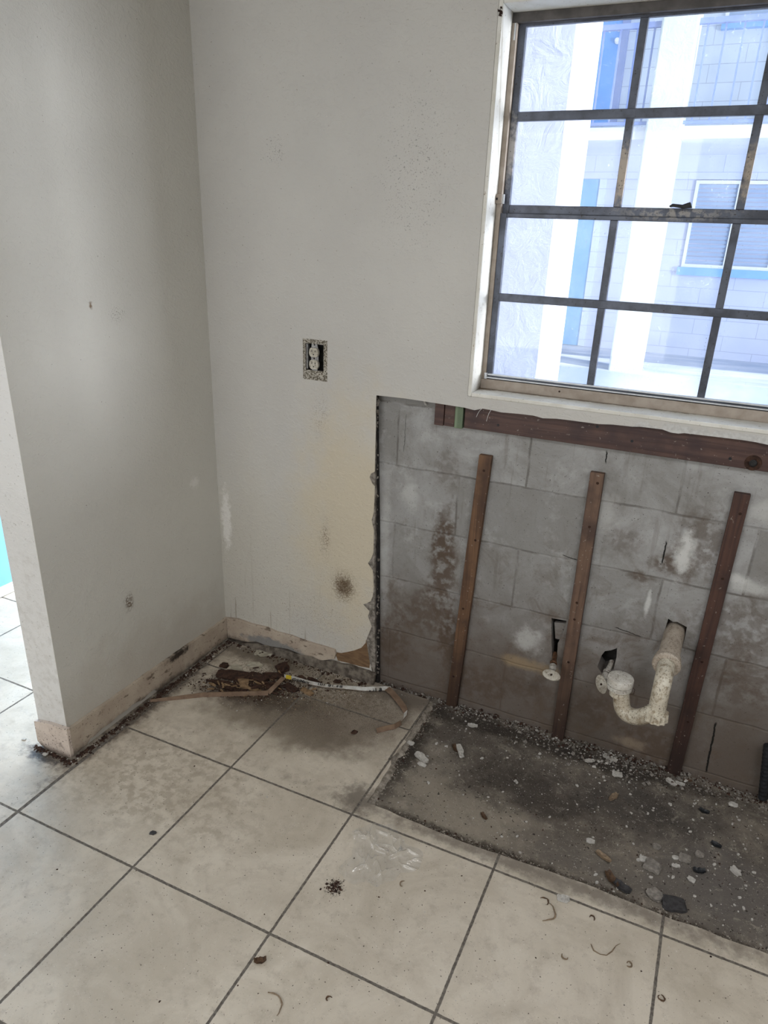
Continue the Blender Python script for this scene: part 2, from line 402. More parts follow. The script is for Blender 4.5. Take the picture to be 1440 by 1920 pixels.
M['wood_red'] = wood_mat('dark reddish strip', (.085, .042, .030), (.045, .024, .020), (.030, .018, .016))
M['ledger'] = wood_mat('red brown ledger board', (.105, .060, .048), (.060, .034, .030), (.040, .025, .026), 'x', .5)
M['green_wood'] = wood_mat('pale green stained block', (.20, .26, .17), (.12, .16, .10), (.16, .19, .13))
M['rot'] = simple('rotten wood', (.065, .032, .020), (.020, .010, .007), 70, .85, bump=.8, stretch=(1, 1, 1), dist=.004)
M['rot_pale'] = simple('pale broken wood', (.27, .18, .10), (.14, .085, .045), 60, .8, bump=.6)
M['nail'] = simple('rusty nail', (.06, .03, .018), (.02, .012, .01), 200, .6, .5)

def jamb_mat():
    m = Mat('off-white window trim paint', .5, .4)
    m.col = m.mix(m.ramp(m.noise(12, 5, .6), .3, .7), (.70, .69, .64), (.58, .56, .50))
    m.col = m.mix(m.math('MULTIPLY', m.ramp(m.noise(50, 4, .7, (1, 1, .4)), .63, .70), .7), m.col, (.27, .20, .13))
    m.specks(150, .68, .73, (.16, .12, .08), .7)
    m.stain((.98, .09, 1.14), (.06, .05, .03), (.10, .06, .03), .9, .75, 60, .8)
    m.stain((1.2, .085, 1.142), (.6, .02, .02), (.13, .08, .04), .8, .75, 50, .9)
    m.addbump(m.noise(70, 5, .6), .35, .0015)
    return m.done()
M['jamb'] = jamb_mat()
M['head'] = simple('frame head with shade painted in', (.11, .10, .095), (.06, .055, .052), 22, .6, bump=.3)  # shade on the head's underside is put into this darker colour
M['apron'] = simple('beige frame paint', (.40, .345, .29), (.29, .24, .195), 22, .6, bump=.2)
def alu_mat():
    m = Mat('grimy aluminium', .42, .5, .55)
    m.col = m.mix(m.ramp(m.noise(18, 5, .6, (1, 1, 1)), .35, .65), (.092, .102, .128), (.055, .060, .074))
    m.stain((1.30, .09, 1.74), (.05, .1, .09), (.33, .28, .22), .8, .75, 60, .9)
    m.stain((1.45, .09, 1.65), (.22, .1, .03), (.30, .28, .25), .7, .75, 60, .9, (60, .45, .6))
    m.stain((1.62, .09, 1.75), (.05, .1, .09), (.33, .28, .22), .8, .75, 60, .9)
    m.stain((.99, .09, 1.8), (.03, .1, .10), (.40, .38, .36), .7, .75, 60, .9)
    m.specks(190, .66, .70, (.03, .025, .02), .8)
    m.addbump(m.noise(120, 4, .6), .2, .001)
    return m.done()
M['alu'] = alu_mat()
M['alu_light'] = simple('bright aluminium lip', (.62, .64, .66), (.50, .52, .54), 60, .4, .2)
M['black_metal'] = simple('black lock metal', (.012, .012, .012), (.03, .03, .03), 90, .5, .2)

def glass_mat():
    m = bpy.data.materials.new('dusty window glass'); m.use_nodes = True; nt = m.node_tree; nt.nodes.clear()
    N = nt.nodes.new; L = nt.links.new
    out = N('ShaderNodeOutputMaterial'); tr = N('ShaderNodeBsdfTransparent'); gl = N('ShaderNodeBsdfGlossy'); gl.inputs['Roughness'].default_value = .03
    lw = N('ShaderNodeLayerWeight'); pw = N('ShaderNodeMath'); pw.operation = 'POWER'; pw.inputs[1].default_value = 5; L(lw.outputs['Facing'], pw.inputs[0])
    fr = N('ShaderNodeMath'); fr.operation = 'MULTIPLY_ADD'; fr.inputs[1].default_value = .6; fr.inputs[2].default_value = .03; L(pw.outputs[0], fr.inputs[0])
    mx = N('ShaderNodeMixShader'); L(fr.outputs[0], mx.inputs[0]); L(tr.outputs[0], mx.inputs[1]); L(gl.outputs[0], mx.inputs[2])
    ds = N('ShaderNodeBsdfTranslucent'); ds.inputs['Color'].default_value = (.92, .95, 1, 1)
    g = N('ShaderNodeNewGeometry')
    n1 = N('ShaderNodeTexNoise'); n1.inputs['Scale'].default_value = 9; n1.inputs['Detail'].default_value = 6; L(g.outputs['Position'], n1.inputs['Vector'])
    n2 = N('ShaderNodeTexNoise'); n2.inputs['Scale'].default_value = 170; n2.inputs['Detail'].default_value = 3; L(g.outputs['Position'], n2.inputs['Vector'])
    r1 = N('ShaderNodeMapRange'); r1.inputs['From Min'].default_value = .35; r1.inputs['From Max'].default_value = .75; r1.inputs['To Min'].default_value = .03; r1.inputs['To Max'].default_value = .09; L(n1.outputs['Fac'], r1.inputs[0])
    r2 = N('ShaderNodeMapRange'); r2.inputs['From Min'].default_value = .64; r2.inputs['From Max'].default_value = .72; r2.inputs['To Max'].default_value = .35; L(n2.outputs['Fac'], r2.inputs[0])
    r3 = N('ShaderNodeMapRange'); r3.inputs['From Min'].default_value = .42; r3.inputs['From Max'].default_value = .65; L(n1.outputs['Fac'], r3.inputs[0])
    mu = N('ShaderNodeMath'); mu.operation = 'MULTIPLY'; L(r2.outputs[0], mu.inputs[0]); L(r3.outputs[0], mu.inputs[1])
    ad = N('ShaderNodeMath'); ad.operation = 'ADD'; L(r1.outputs[0], ad.inputs[0]); L(mu.outputs[0], ad.inputs[1])
    m2 = N('ShaderNodeMixShader'); L(ad.outputs[0], m2.inputs[0]); L(mx.outputs[0], m2.inputs[1]); L(ds.outputs[0], m2.inputs[2])
    L(m2.outputs[0], out.inputs['Surface']); return m
M['glass'] = glass_mat()

def film_mat():
    m = bpy.data.materials.new('clear plastic film'); m.use_nodes = True; nt = m.node_tree; nt.nodes.clear()
    N = nt.nodes.new; L = nt.links.new
    out = N('ShaderNodeOutputMaterial'); tr = N('ShaderNodeBsdfTransparent'); tr.inputs['Color'].default_value = (.985, .985, .98, 1)
    gl = N('ShaderNodeBsdfGlossy'); gl.inputs['Roughness'].default_value = .20; gl.inputs['Color'].default_value = (1, 1, 1, 1)
    lw = N('ShaderNodeLayerWeight'); pw = N('ShaderNodeMath'); pw.operation = 'POWER'; pw.inputs[1].default_value = 3.5; L(lw.outputs['Facing'], pw.inputs[0])
    fr = N('ShaderNodeMath'); fr.operation = 'MULTIPLY_ADD'; fr.inputs[1].default_value = .8; fr.inputs[2].default_value = .065; L(pw.outputs[0], fr.inputs[0])
    mx = N('ShaderNodeMixShader'); L(fr.outputs[0], mx.inputs[0]); L(tr.outputs[0], mx.inputs[1]); L(gl.outputs[0], mx.inputs[2])
    df = N('ShaderNodeBsdfDiffuse'); df.inputs['Color'].default_value = (.95, .95, .94, 1)
    m2 = N('ShaderNodeMixShader'); m2.inputs[0].default_value = .07; L(mx.outputs[0], m2.inputs[1]); L(df.outputs[0], m2.inputs[2])
    L(m2.outputs[0], out.inputs['Surface']); return m
M['film'] = film_mat()

def base_mat():
    m = Mat('rotting painted baseboard', .6, .35)
    m.col = m.mix(m.ramp(m.noise(10, 5, .6), .3, .7), (.47, .40, .32), (.37, .30, .235))
    x, y, z = m.xyz()
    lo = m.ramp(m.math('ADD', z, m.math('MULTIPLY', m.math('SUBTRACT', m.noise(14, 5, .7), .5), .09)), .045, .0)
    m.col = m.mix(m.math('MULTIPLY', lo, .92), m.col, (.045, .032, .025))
    m.col = m.mix(m.math('MULTIPLY', m.ramp(m.noise(26, 5, .7, (1, 1, 2)), .58, .66), .8), m.col, (.10, .07, .05))
    m.stain((0, -.30, .095), (.04, .10, .02), (.02, .013, .01), .95, .6, 50, .8)
    m.stain((.24, 0, .045), (.17, .05, .03), (.20, .20, .195), .9, .4, 30, .7)
    m.specks(190, .66, .71, (.06, .04, .03), .8)
    m.addbump(m.noise(40, 5, .65), .5, .003)
    return m.done()
M['base'] = base_mat()
bm_ = Mat('pinkish end baseboard', .6, .35)
bm_.col = bm_.mix(bm_.ramp(bm_.noise(22, 5, .6), .3, .7), (.62, .53, .46), (.50, .42, .36))
bm_.col = bm_.mix(bm_.math('MULTIPLY', bm_.ramp(bm_.math('ADD', bm_.xyz()[2], bm_.math('MULTIPLY', bm_.noise(40, 5, .7), .03)), .045, .012), .9), bm_.col, (.06, .04, .03))
bm_.col = bm_.mix(bm_.math('MULTIPLY', bm_.ramp(bm_.noise(34, 5, .75), .56, .66), .7), bm_.col, (.24, .19, .15))
bm_.specks(150, .64, .69, (.07, .05, .035), .9); bm_.addbump(bm_.noise(45, 5, .6), .5, .003)
M['base_end'] = bm_.done()
M['mortar'] = simple('grey mortar strip', (.21, .18, .145), (.055, .044, .035), 35, .9, bump=.6, dist=.004)
M['tile_edge'] = simple('broken tile edge', (.36, .32, .27), (.13, .11, .085), 60, .8, bump=.6)

def pvc_mat(name, a, b, dirt, k):
    m = Mat(name, .45, .45)
    m.col = m.mix(m.ramp(m.noise(20, 5, .6), .3, .7), a, b)
    m.col = m.mix(m.math('MULTIPLY', m.ramp(m.noise(60, 5, .75), .48, .62), k), m.col, dirt)
    m.specks(210, .60, .67, (.09, .07, .045), .75)
    m.col = m.mix(m.math('MULTIPLY', m.ramp(m.noise(16, 5, .75), .5, .66), .5), m.col, dirt)
    m.addbump(m.noise(90, 5, .6), .35, .0015)
    return m.done()
M['pvc'] = pvc_mat('dirty white pvc', (.62, .58, .48), (.50, .45, .36), (.24, .18, .11), .75)
M['pvc_big'] = pvc_mat('grimy drain pipe', (.47, .41, .34), (.37, .31, .25), (.20, .155, .11), .55)
M['pvc_cap'] = pvc_mat('dusty pvc cap', (.64, .62, .57), (.54, .52, .47), (.32, .28, .23), .45)
M['chrome'] = pvc_mat('tarnished chrome', (.42, .40, .36), (.30, .28, .25), (.10, .08, .06), .7)
M['handle'] = pvc_mat('dusty oval handle', (.50, .47, .40), (.38, .35, .29), (.16, .13, .09), .6)
M['copper'] = simple('dull copper', (.20, .10, .055), (.09, .05, .03), 90, .5, .6)
M['socket'] = pvc_mat('dusty ivory receptacle', (.56, .53, .45), (.44, .41, .34), (.22, .19, .14), .45)
M['galv'] = simple('galvanised strap', (.42, .42, .41), (.25, .25, .25), 90, .5, .5)
M['black'] = simple('black plastic', (.010, .011, .013), (.02, .021, .024), 60, .5)
M['white_chip'] = simple('white plaster', (.52, .50, .46), (.36, .34, .31), 130, .9, bump=.6)
M['grey_chip'] = simple('grey mortar chunk', (.27, .245, .215), (.15, .135, .12), 120, .9, bump=.6)
M['dark_chip'] = simple('dark grey stone', (.055, .052, .054), (.030, .028, .028), 90, .85, bump=.5)
M['leaf'] = simple('dry brown leaf', (.115, .065, .035), (.045, .026, .016), 120, .7, bump=.5)
M['leaf_pale'] = simple('dry tan leaf', (.26, .19, .125), (.14, .10, .065), 120, .7, bump=.5)
M['sheet'] = simple('peeled cream paint sheet', (.42, .39, .31), (.32, .29, .225), 40, .7, bump=.3)
M['band_white'] = simple('white printed face', (.60, .60, .57), (.34, .31, .27), 38, .7)
M['band_brown'] = simple('brown paper face', (.20, .135, .09), (.14, .09, .06), 40, .75, bump=.2)
M['ink'] = simple('black ink', (.012, .012, .012), None, 10, .6)
M['yellow'] = simple('yellow ink', (.55, .42, .03), (.45, .33, .02), 60, .6)
M['fibre'] = simple('pale plastic fibre', (.6, .6, .58), None, 10, .4)
# outside
def stucco(name, a, b, bump=.6):
    m = Mat(name, .9, .1); m.col = m.mix(m.ramp(m.noise(1.5, 5, .6), .3, .7), a, b)
    m.addbump(m.noise(7, 6, .65, dist=.7), bump, .02)
    return m.done()
M['pier'] = stucco('shaded stucco', (.62, .65, .76), (.56, .59, .70))  # dull look of the pier's shaded face is put into this colour
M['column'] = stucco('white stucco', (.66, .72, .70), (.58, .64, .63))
def siding(name, a, b):
    m = Mat(name, .85, .15); x, y, z = m.xyz()
    bt = m.N('ShaderNodeTexBrick'); cmb = m.N('ShaderNodeCombineXYZ'); m.L(x, cmb.inputs[0]); m.L(z, cmb.inputs[1]); m.L(cmb.outputs[0], bt.inputs['Vector'])
    bt.inputs['Scale'].default_value = 1; bt.inputs['Brick Width'].default_value = .8; bt.inputs['Row Height'].default_value = .2; bt.inputs['Mortar Size'].default_value = .004
    bt.inputs['Mortar Smooth'].default_value = .2
    m.col = m.mix(m.ramp(m.noise(1.2, 4, .6), .3, .7), a, b)
    m.col = m.mix(m.math('MULTIPLY', bt.outputs['Fac'], .6), m.col, (.26, .30, .44))
    m.addbump(m.math('SUBTRACT', 1, bt.outputs['Fac']), .5, .004); return m.done()
M['opp_low'] = siding('lavender painted block', (.58, .63, .80), (.52, .58, .76))
M['opp_up'] = siding('block with skylight painted in', (.62, .70, .80), (.57, .66, .78))  # upper storey lighter: its skylight is put into the colour
M['blue_door'] = simple('sky blue door paint', (.10, .34, .80), (.12, .38, .84), 2, .5)
M['teal_door'] = simple('medium blue door paint', (.10, .36, .66), (.16, .44, .74), 14, .5)
M['blue_trim'] = simple('blue trim paint', (.16, .40, .80), (.20, .46, .84), 5, .5)
M['rail_blue'] = simple('blue grey rail paint', (.20, .28, .55), (.24, .32, .60), 8, .5)
M['out_white'] = simple('white outside paint', (.88, .90, .92), (.82, .85, .88), 3, .7)
M['out_glass'] = simple('window with blinds', (.26, .37, .56), (.34, .46, .64), 3, .3, stretch=(.3, 1, 60))
M['ground'] = simple('courtyard ground', (.34, .42, .56), (.62, .66, .72), 1.2, .9, stretch=(.6, 3, 1))
M['entry_blue'] = simple('entry door blue', (.16, .40, .62), (.19, .43, .65), 4, .45)

# ------------------------------------------------------------------ room shell
XR, YF, HC = 3.2, -3.5, 2.44
Yb = .032                                         # face of the concrete blocks
WX0, WX1, WZ0, WZ1 = .970, 1.936, 1.141, 2.114    # window opening
win = rect(WX0 - .012, WZ0 - .012, WX1 + .012, WZ1 + .012)
door = rect(-1.085, -.02, -.17, 2.04)
# concrete slab, tile floor
MB().box((-1.6, YF - .1, -.11), (XR + .1, .21, -.012)).build('floor', M['slab'])['kind'] = 'structure'
edge = [(.921, -.5655)]
front_px = ((685, 1505), (742, 1527), (800, 1549), (868, 1575), (935, 1601), (1015, 1635), (1100, 1669), (1200, 1703), (1290, 1731), (1370, 1757), (1440, 1783))
front = [fl(*p) for p in front_px]
def wob(a, s=.0035): return a + (random.random() - .5) * s
right_edge = []
for i in range(25):
    t = i / 24; right_edge.append((.909 + .021 * t + (random.random() - .5) * .004 - (.010 if i in (14, 15) else 0), .0 - .5655 * t))
outer = [(-1.3, YF), (XR, YF), (XR, -.555)]
fr = []
for i in range(61):
    t = i / 60; x = .925 + (XR - .925) * t
    fr.append((x, -.5655 + .006 * math.sin(x * 9) + (random.random() - .5) * .004 + (.008 if x > 1.8 else 0)))
outer += list(reversed(fr)) + list(reversed(right_edge)) + [(.0, .03), (.0, -.80), (-.14, -.80), (-.14, .2), (-1.3, .2)]
tf = MB().plate(outer, [], XY, -.012, 0.0).build('floor', M['tile'], bevel=.0015); tf['kind'] = 'structure'

# block wall, two leaves so the pipe holes stop inside
holes = [
    [bk(x, y, Yb) for x, y in ((1253, 1160), (1262, 1166), (1270, 1166), (1288, 1176), (1284, 1196), (1279, 1214), (1240, 1205), (1247, 1180))],
    [bk(x, y, Yb) for x, y in ((1128, 1229), (1134, 1221), (1147, 1219), (1157, 1215), (1156, 1232), (1150, 1256), (1128, 1262), (1120, 1250))],
    [bk(x, y, Yb) for x, y in ((1034, 1159), (1062, 1164), (1058, 1182), (1046, 1206), (1044, 1238), (1036, 1240), (1034, 1205))]]
hl = [[(p.x, p.z) for p in h] for h in holes]
def cbox(x0, z0, x1, z1, n=1): return rect(x0, z0, x1, z1)
doorh = rect(-1.085, -.1, -.17, 2.04)
outb = [(-1.4, -.012), (-1.085, -.012), (-1.085, 2.04), (-.17, 2.04), (-.17, -.012), (XR + .1, -.012), (XR + .1, 2.9), (-1.4, 2.9)]
w = MB().plate(outb, [win] + hl, XZ, Yb, .11).build('wall_back', M['block']); w['kind'] = 'structure'
w2 = MB().plate(outb, [win], XZ, .11, .20).build('wall_back', M['block_hole']); w2['kind'] = 'structure'

# drywall: gypsum core, and the paint skin with its ragged edges
le = [(701, 1270), (697, 1256), (694, 1244), (690, 1219), (687, 1200), (692, 1187), (697, 1175), (694, 1166), (690, 1156), (693, 1146), (687, 1140), (681, 1133), (688, 1131), (695, 1127), (699, 1118), (701, 1100),
      (700, 1085), (699, 1069), (690, 1056), (696, 1047), (700, 1037), (701, 1015), (701, 994), (697, 975), (701, 960), (702, 940), (703, 912), (698, 906), (693, 895), (696, 888), (703, 884), (704, 840), (705, 800), (705, 770), (706, 741)]
te = [(760, 747), (812, 755), (870, 764), (890, 769), (905, 766), (923, 769), (940, 773), (975, 776), (1000, 779), (1018, 784), (1045, 785), (1070, 788), (1100, 792), (1123, 795), (1150, 796)]
tz = [(1187, 800), (1195, 793), (1204, 790), (1214, 789), (1221, 798), (1230, 799), (1240, 803), (1243, 793), (1255, 790), (1268, 791), (1278, 793), (1286, 800), (1291, 792), (1298, 797), (1304, 807), (1310, 805), (1318, 806), (1325, 796), (1334, 814), (1344, 799), (1352, 809), (1362, 811), (1368, 804), (1376, 812), (1388, 811), (1400, 804), (1416, 805), (1420, 815), (1440, 812)]
core_te = [(1187, 800), (1200, 800), (1242, 805), (1258, 811), (1272, 813), (1283, 812), (1308, 815), (1342, 819), (1392, 825), (1417, 829), (1440, 834)]
def pz(l, y=0): return [(q.x, q.z) for q in (bk(a, b, y) for a, b in l)]
def ext(l, n=28):
    x0, z0 = l[-1]; return l + [(x0 + (XR - x0) * i / n, z0 + (random.random() - .5) * .012 * (i < n)) for i in range(1, n + 1)]
oa, ob = bk(573, 643), bk(607, 697)
outlet_hole = rect(oa.x, ob.z, ob.x, oa.z)
tz_w = [(a, min(b, 1.1235)) for a, b in pz(tz)]
paint_outer = [(0, 0)] + [(.30, 0)] + pz(le)[0:] + pz(te) + ext(tz_w) + [(XR, HC), (0, HC)]
core_le = [(bk(703, y).x + (random.random() - .5) * .004, bk(703, y).z) for y in range(1268, 742, -12)]
core_outer = [(0, 0), (.30, 0)] + core_le + [(bk(706, 741).x, bk(706, 741).z)] + pz(te) + ext(pz(core_te)) + [(XR, HC), (0, HC)]
MB().plate(core_outer, [win, outlet_hole], XZ, .0, .013).build('wall_back', M['gypsum'])['kind'] = 'structure'
MB().plate(paint_outer, [win, outlet_hole], XZ, -.0014, .0).build('wall_back', M['paint_back'])['kind'] = 'structure'
# white skim laid bare under the sill, torn brown paper by the corner of the hole
sk2 = pz(core_te)
MB().plate([(sk2[0][0], WZ0 - .016), (sk2[-1][0], WZ0 - .016)] + list(reversed(sk2)), [], XZ, -.0007, -.0001).build('trim_1', M['primer'])['kind'] = 'structure'
tp = pz([(628, 1222), (640, 1224), (652, 1222), (665, 1219), (678, 1214), (686, 1205), (687, 1199), (690, 1219), (694, 1244), (693, 1252), (676, 1249), (655, 1243), (634, 1238)])
MB().plate(tp, [], XZ, -.0022, -.0012).build('trim_2', M['paper'])['kind'] = 'structure'
# black filler painting the shade in the gap behind the cut edge of the drywall
MB().plate([(.40, -.01), (bk(711, 1262, .02).x, -.01), (bk(710, 1000, .02).x, bk(710, 1000, .02).z), (bk(707.5, 800, .02).x, bk(707.5, 800, .02).z), (bk(707, 745, .02).x, 1.088), (.40, 1.088)], [], XZ, .0135, Yb).build('gap_shade', M['gap'])['kind'] = 'structure'
# crumbs of gypsum hanging on the cut edge
mb = MB()
for i in range(70):
    py = random.choice([random.uniform(745, 800), random.uniform(745, 1265), random.uniform(1120, 1265)])
    p = bk(708.5 + random.uniform(-2, 2), py, .006); r = random.uniform(.0015, .0055)
    bmv = [p + Vector((random.uniform(-1, 1), random.uniform(-1, 1), random.uniform(-1.6, 1.6))) * r for _ in range(8)]
    mb.add(bmv, [(0,1,2,3),(4,5,6,7),(0,1,5,4),(2,3,7,6),(1,2,6,5),(0,3,7,4)])
mb.build('gypsum_crumbs', M['gypsum']); bpy.context.scene.collection.objects['gypsum_crumbs']
tag(bpy.data.objects['gypsum_crumbs'], 'grey crumbs clinging to the cut drywall edge left of the blocks', 'crumbs', kind='stuff')

# stub wall on the left, hall and the rest of the shell
sl = MB()
sl.box((-.0015, -.8163, 0), (0, 0, HC)); sl.build('wall_left', M['paint_left'])['kind'] = 'structure'
MB().box((-.128, -.8150, 0), (-.0015, .03, HC)).build('wall_left', M['paint_room'])['kind'] = 'structure'
MB().box((-.128, -.8163, 0), (-.0016, -.8150, HC)).build('wall_left', M['paint_end'], bevel=.002)['kind'] = 'structure'
hb = [(-1.3, 0), (-1.085, 0), (-1.085, 2.04), (-.17, 2.04), (-.17, 0), (-.128, 0), (-.128, HC), (-1.3, HC)]
MB().plate(hb, [], XZ, 0, Yb).build('wall_hall_back', M['paint_room'])['kind'] = 'structure'
MB().box((-1.35, YF, -.02), (-1.22, .2, HC)).build('wall_hall', M['paint_room'])['kind'] = 'structure'
MB().box((XR, YF, -.02), (XR + .1, Yb, HC)).build('wall_right', M['paint_room'])['kind'] = 'structure'
MB().plate(rect(-1.35, -.02, XR + .1, HC), [rect(-.68, .65, 1.28, 2.2)], XZ, YF - .12, YF).build('wall_front', M['paint_room'])['kind'] = 'structure'
MB().box((-1.35, YF - .12, HC), (XR + .1, .20, HC + .1)).build('ceiling', M['ceiling'])['kind'] = 'structure'
# open blue entry door standing in the hall, hinged on the far jamb
dl = MB().box((-1.135, -.88, .035), (-1.095, .03, 2.03)).build('door_1', M['entry_blue'], bevel=.002); dl['kind'] = 'structure'
MB().box((-1.139, -.88, .004), (-1.091, .03, .05)).build('door_sweep', M['out_white'], dl)
# window behind the camera that lets daylight in
wf = MB()
for a in ((-.68, .65, -.63, 2.2), (1.23, .65, 1.28, 2.2), (.27, .65, .33, 2.2)): wf.box((a[0], YF - .1, a[1]), (a[2], YF - .04, a[3]))
wf.box((-.68, YF - .1, .65), (1.28, YF - .04, .70)); wf.box((-.68, YF - .1, 2.15), (1.28, YF - .04, 2.2))
wf.build('window_2', M['out_white'])['kind'] = 'structure'

# ------------------------------------------------------------------ baseboards
def ragged(pts, s):
    return [(a + (random.random() - .5) * s * .5, b + (random.random() - .5) * s) for a, b in pts]
top = [(-.8163 + .8163 * i / 46, .112 - .010 * (i / 46) + (random.random() - .5) * .003) for i in range(47)]
bot = [(-.8163 + .8163 * i / 46, max(0.0, .010 + .014 * noise.noise(Vector((i * .31, 3, 0))) + (.018 if 3 < i < 22 else 0))) for i in range(47)]
MB().plate(bot + list(reversed(top)), [], YZ, 0.0, .012).build('baseboard_left', M['base'], bevel=.002)['kind'] = 'structure'
tb = [(.0125, bk(430, 1160, -.012).z), (.0125, bk(430, 1160, -.012).z)][:1] + pz([(445, 1161), (470, 1170), (500, 1177), (520, 1186), (545, 1192), (560, 1198), (590, 1208), (612, 1214), (627, 1219), (629, 1227), (626, 1236)], -.012)
bb = pz([(600, 1239), (585, 1231), (570, 1230), (540, 1217), (500, 1211), (480, 1203), (465, 1204)], -.012) + [(.0125, .012)]
MB().plate(tb + bb, [], XZ, -.012, -.0015).build('baseboard_back', M['base'], bevel=.0015)['kind'] = 'structure'
gs = [(.013, .006)] + pz([(445, 1205), (475, 1207), (500, 1210), (530, 1219), (560, 1227), (585, 1231), (600, 1238), (625, 1241), (640, 1246), (655, 1247), (670, 1253), (690, 1259), (703, 1265)], -.014) + [(.683, -.001), (.013, -.001)]
MB().plate(gs, [], XZ, -.016, -.0015).build('trim_4', M['mortar'], bevel=.002)['kind'] = 'structure'
be = [(-.134, .020), (-.120, .008), (-.095, .003), (-.06, .002), (-.02, .002), (.012, .008), (.0125, .118), (-.02, .116), (-.06, .113), (-.10, .106), (-.134, .098)]
MB().plate(be, [], XZ, -.8285, -.8163).build('baseboard_end', M['base_end'], bevel=.003)['kind'] = 'structure'
# saw scratches on the end baseboard
for a, b in (((79, 1380), (87, 1376)), ((90, 1387), (98, 1383)), ((107, 1393), (113, 1390)), ((108, 1406), (117, 1402))): pass
# peeled flap of paint over the left baseboard
fp = [lf(x, y, .0006) for x, y in ((310, 1246), (322, 1232), (332, 1226), (338, 1228), (330, 1237), (320, 1245))]
MB().plate([(p.y, p.z) for p in fp], [], YZ, .0003, .002).build('trim_5', M['paper'])['kind'] = 'structure'

# broken tile edge beside the slab
mb = MB()
for i in range(24):
    (x0, y0), (x1, y1) = right_edge[i], right_edge[i + 1]
    wdt = .012 + .010 * abs(noise.noise(Vector((i * .4, 1, 0))))
    mb.add([(x0 - .002, y0, -.004), (x1 - .002, y1, -.004), (x1 + wdt, y1, -.008), (x0 + wdt, y0, -.0075), (x0 - .002, y0, -.014), (x1 - .002, y1, -.014), (x1 + wdt + .006, y1, -.014), (x0 + wdt + .006, y0, -.014)],
           [(0,1,2,3),(3,2,6,7),(0,3,7,4),(1,5,6,2),(0,4,5,1),(4,7,6,5)])
mb.build('trim_6', M['tile_edge'])['kind'] = 'structure'

# ------------------------------------------------------------------ window
jb = MB()
jb.box((WX0 - .012, -.0018, WZ0 - .012), (WX0, .195, WZ1 + .012)).box((WX1, -.0018, WZ0 - .012), (WX1 + .012, .195, WZ1 + .012))
jb.box((WX0, -.0018, WZ1), (WX1, .195, WZ1 + .012)).box((WX0, -.0035, WZ0 - .012), (WX1, .195, WZ0))
jo = jb.build('window_1', M['jamb'], bevel=.0025); jo['kind'] = 'structure'
# chipped lip of the jamb corner
fb = MB()
fb.box((WX0, .083, WZ0), (WX1, .125, WZ0 + .030))
fb.box((WX0, .086, WZ0 + .030), (WX0 + .014, .125, WZ1 - .022)).box((WX1 - .014, .086, WZ0 + .030), (WX1, .125, WZ1 - .022))
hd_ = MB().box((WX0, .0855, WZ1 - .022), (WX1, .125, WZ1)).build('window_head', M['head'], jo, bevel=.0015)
fo = fb.build('window_frame', M['apron'], jo, bevel=.0015)
scw = MB().lathe([(.003, 0), (.0025, -.0015)], (1.215, .083, WZ0 + .018), (0, 1, 0), 10).build('screw', M['nail'], fo)
GX = [1.003, 1.3002, 1.6012, 1.9022]
def sash(name, y0, y1, z0, z1, r0, r1, zc):
    s = MB()
    s.box((WX0 + .014, y0, z0), (GX[0], y1, z1)).box((GX[3], y0, z0), (WX1 - .014, y1, z1))
    s.box((GX[0], y0, z0), (GX[3], y1, z0 + r0)).box((GX[0], y0, z1 - r1), (GX[3], y1, z1))
    o = s.build(name, M['alu'], jo, bevel=.0012)
    b = MB()
    for x in GX[1:3]:
        b.box((x - .010, y0 - .0015, z0 + r0), (x + .010, y1 + .001, z1 - r1))
    b.box((GX[0], y0 - .003, zc - .011), (GX[3], y1, zc + .011))
    b.build('glazing_bar', M['alu'], o, bevel=.0012)
    zs = [z0 + r0, zc - .011, zc + .011, z1 - r1]
    for k in range(3):
        xa = GX[k] + (.010 if k else 0); xb = GX[k+1] - (.010 if k < 2 else 0)
        for r in (0, 2):
            MB().box((xa, (y0 + y1) / 2, zs[r]), (xb, (y0 + y1) / 2 + .003, zs[r+1])).build('pane', M['glass'], o)
    return o
low = sash('lower_sash', .088, .102, WZ0 + .031, 1.6395, .014, .011, 1.4125)
upp = sash('upper_sash', .1035, .1175, 1.6400, 2.098, .022, .012, 1.8805)
MB().box((GX[0] - .015, .080, WZ0 + .0335), (GX[3] + .015, .088, WZ0 + .037)).box((GX[0] - .012, .0795, WZ0 + .043), (GX[3] + .012, .088, WZ0 + .047)).build('sill_lip', M['alu_light'], jo)
# latch bracket, bright tab, sash lock, corner clip
p0, p1 = bk(928, 364, .08), bk(940, 382, .08)
br_ = MB().box((p0.x, .078, p1.z), (p1.x, .092, p0.z)).build('latch_bracket', M['apron'], jo, bevel=.001)
MB().box((p0.x + .005, .0768, (p0.z + p1.z) / 2 - .003), (p0.x + .010, .0785, (p0.z + p1.z) / 2 + .003)).build('screw_hole', M['black'], br_)
MB().box((p1.x, .083, p1.z), (p1.x + .006, .088, p0.z)).build('bright_tab', M['alu_light'], br_)
q0 = bk(908, 706, .082)
MB().box((q0.x, .080, q0.z - .006), (q0.x + .008, .09, q0.z + .012)).build('corner_clip', M['alu_light'], jo, bevel=.001)
lk = bk(1276, 386, .085)
lp = [(bk(x, y, .085).x, bk(x, y, .085).z) for x, y in ((1255, 386), (1262, 382), (1272, 383), (1280, 384), (1288, 381), (1295, 379), (1298, 390), (1280, 391), (1262, 388), (1256, 389))]
MB().plate(lp, [], XZ, .076, .090).build('sash_lock', M['black_metal'], jo, bevel=.0015)
up_ = bk(969, 44, .09); dn_ = bk(966, 76, .09)
MB().box((up_.x - .004, .0845, dn_.z), (up_.x, .088, up_.z)).build('bare_stop', M['alu_light'], jo)
for k, (x, y) in enumerate(((938, 13), (939, 22), (936, 28))):
    p = bk(x, y, -.003)
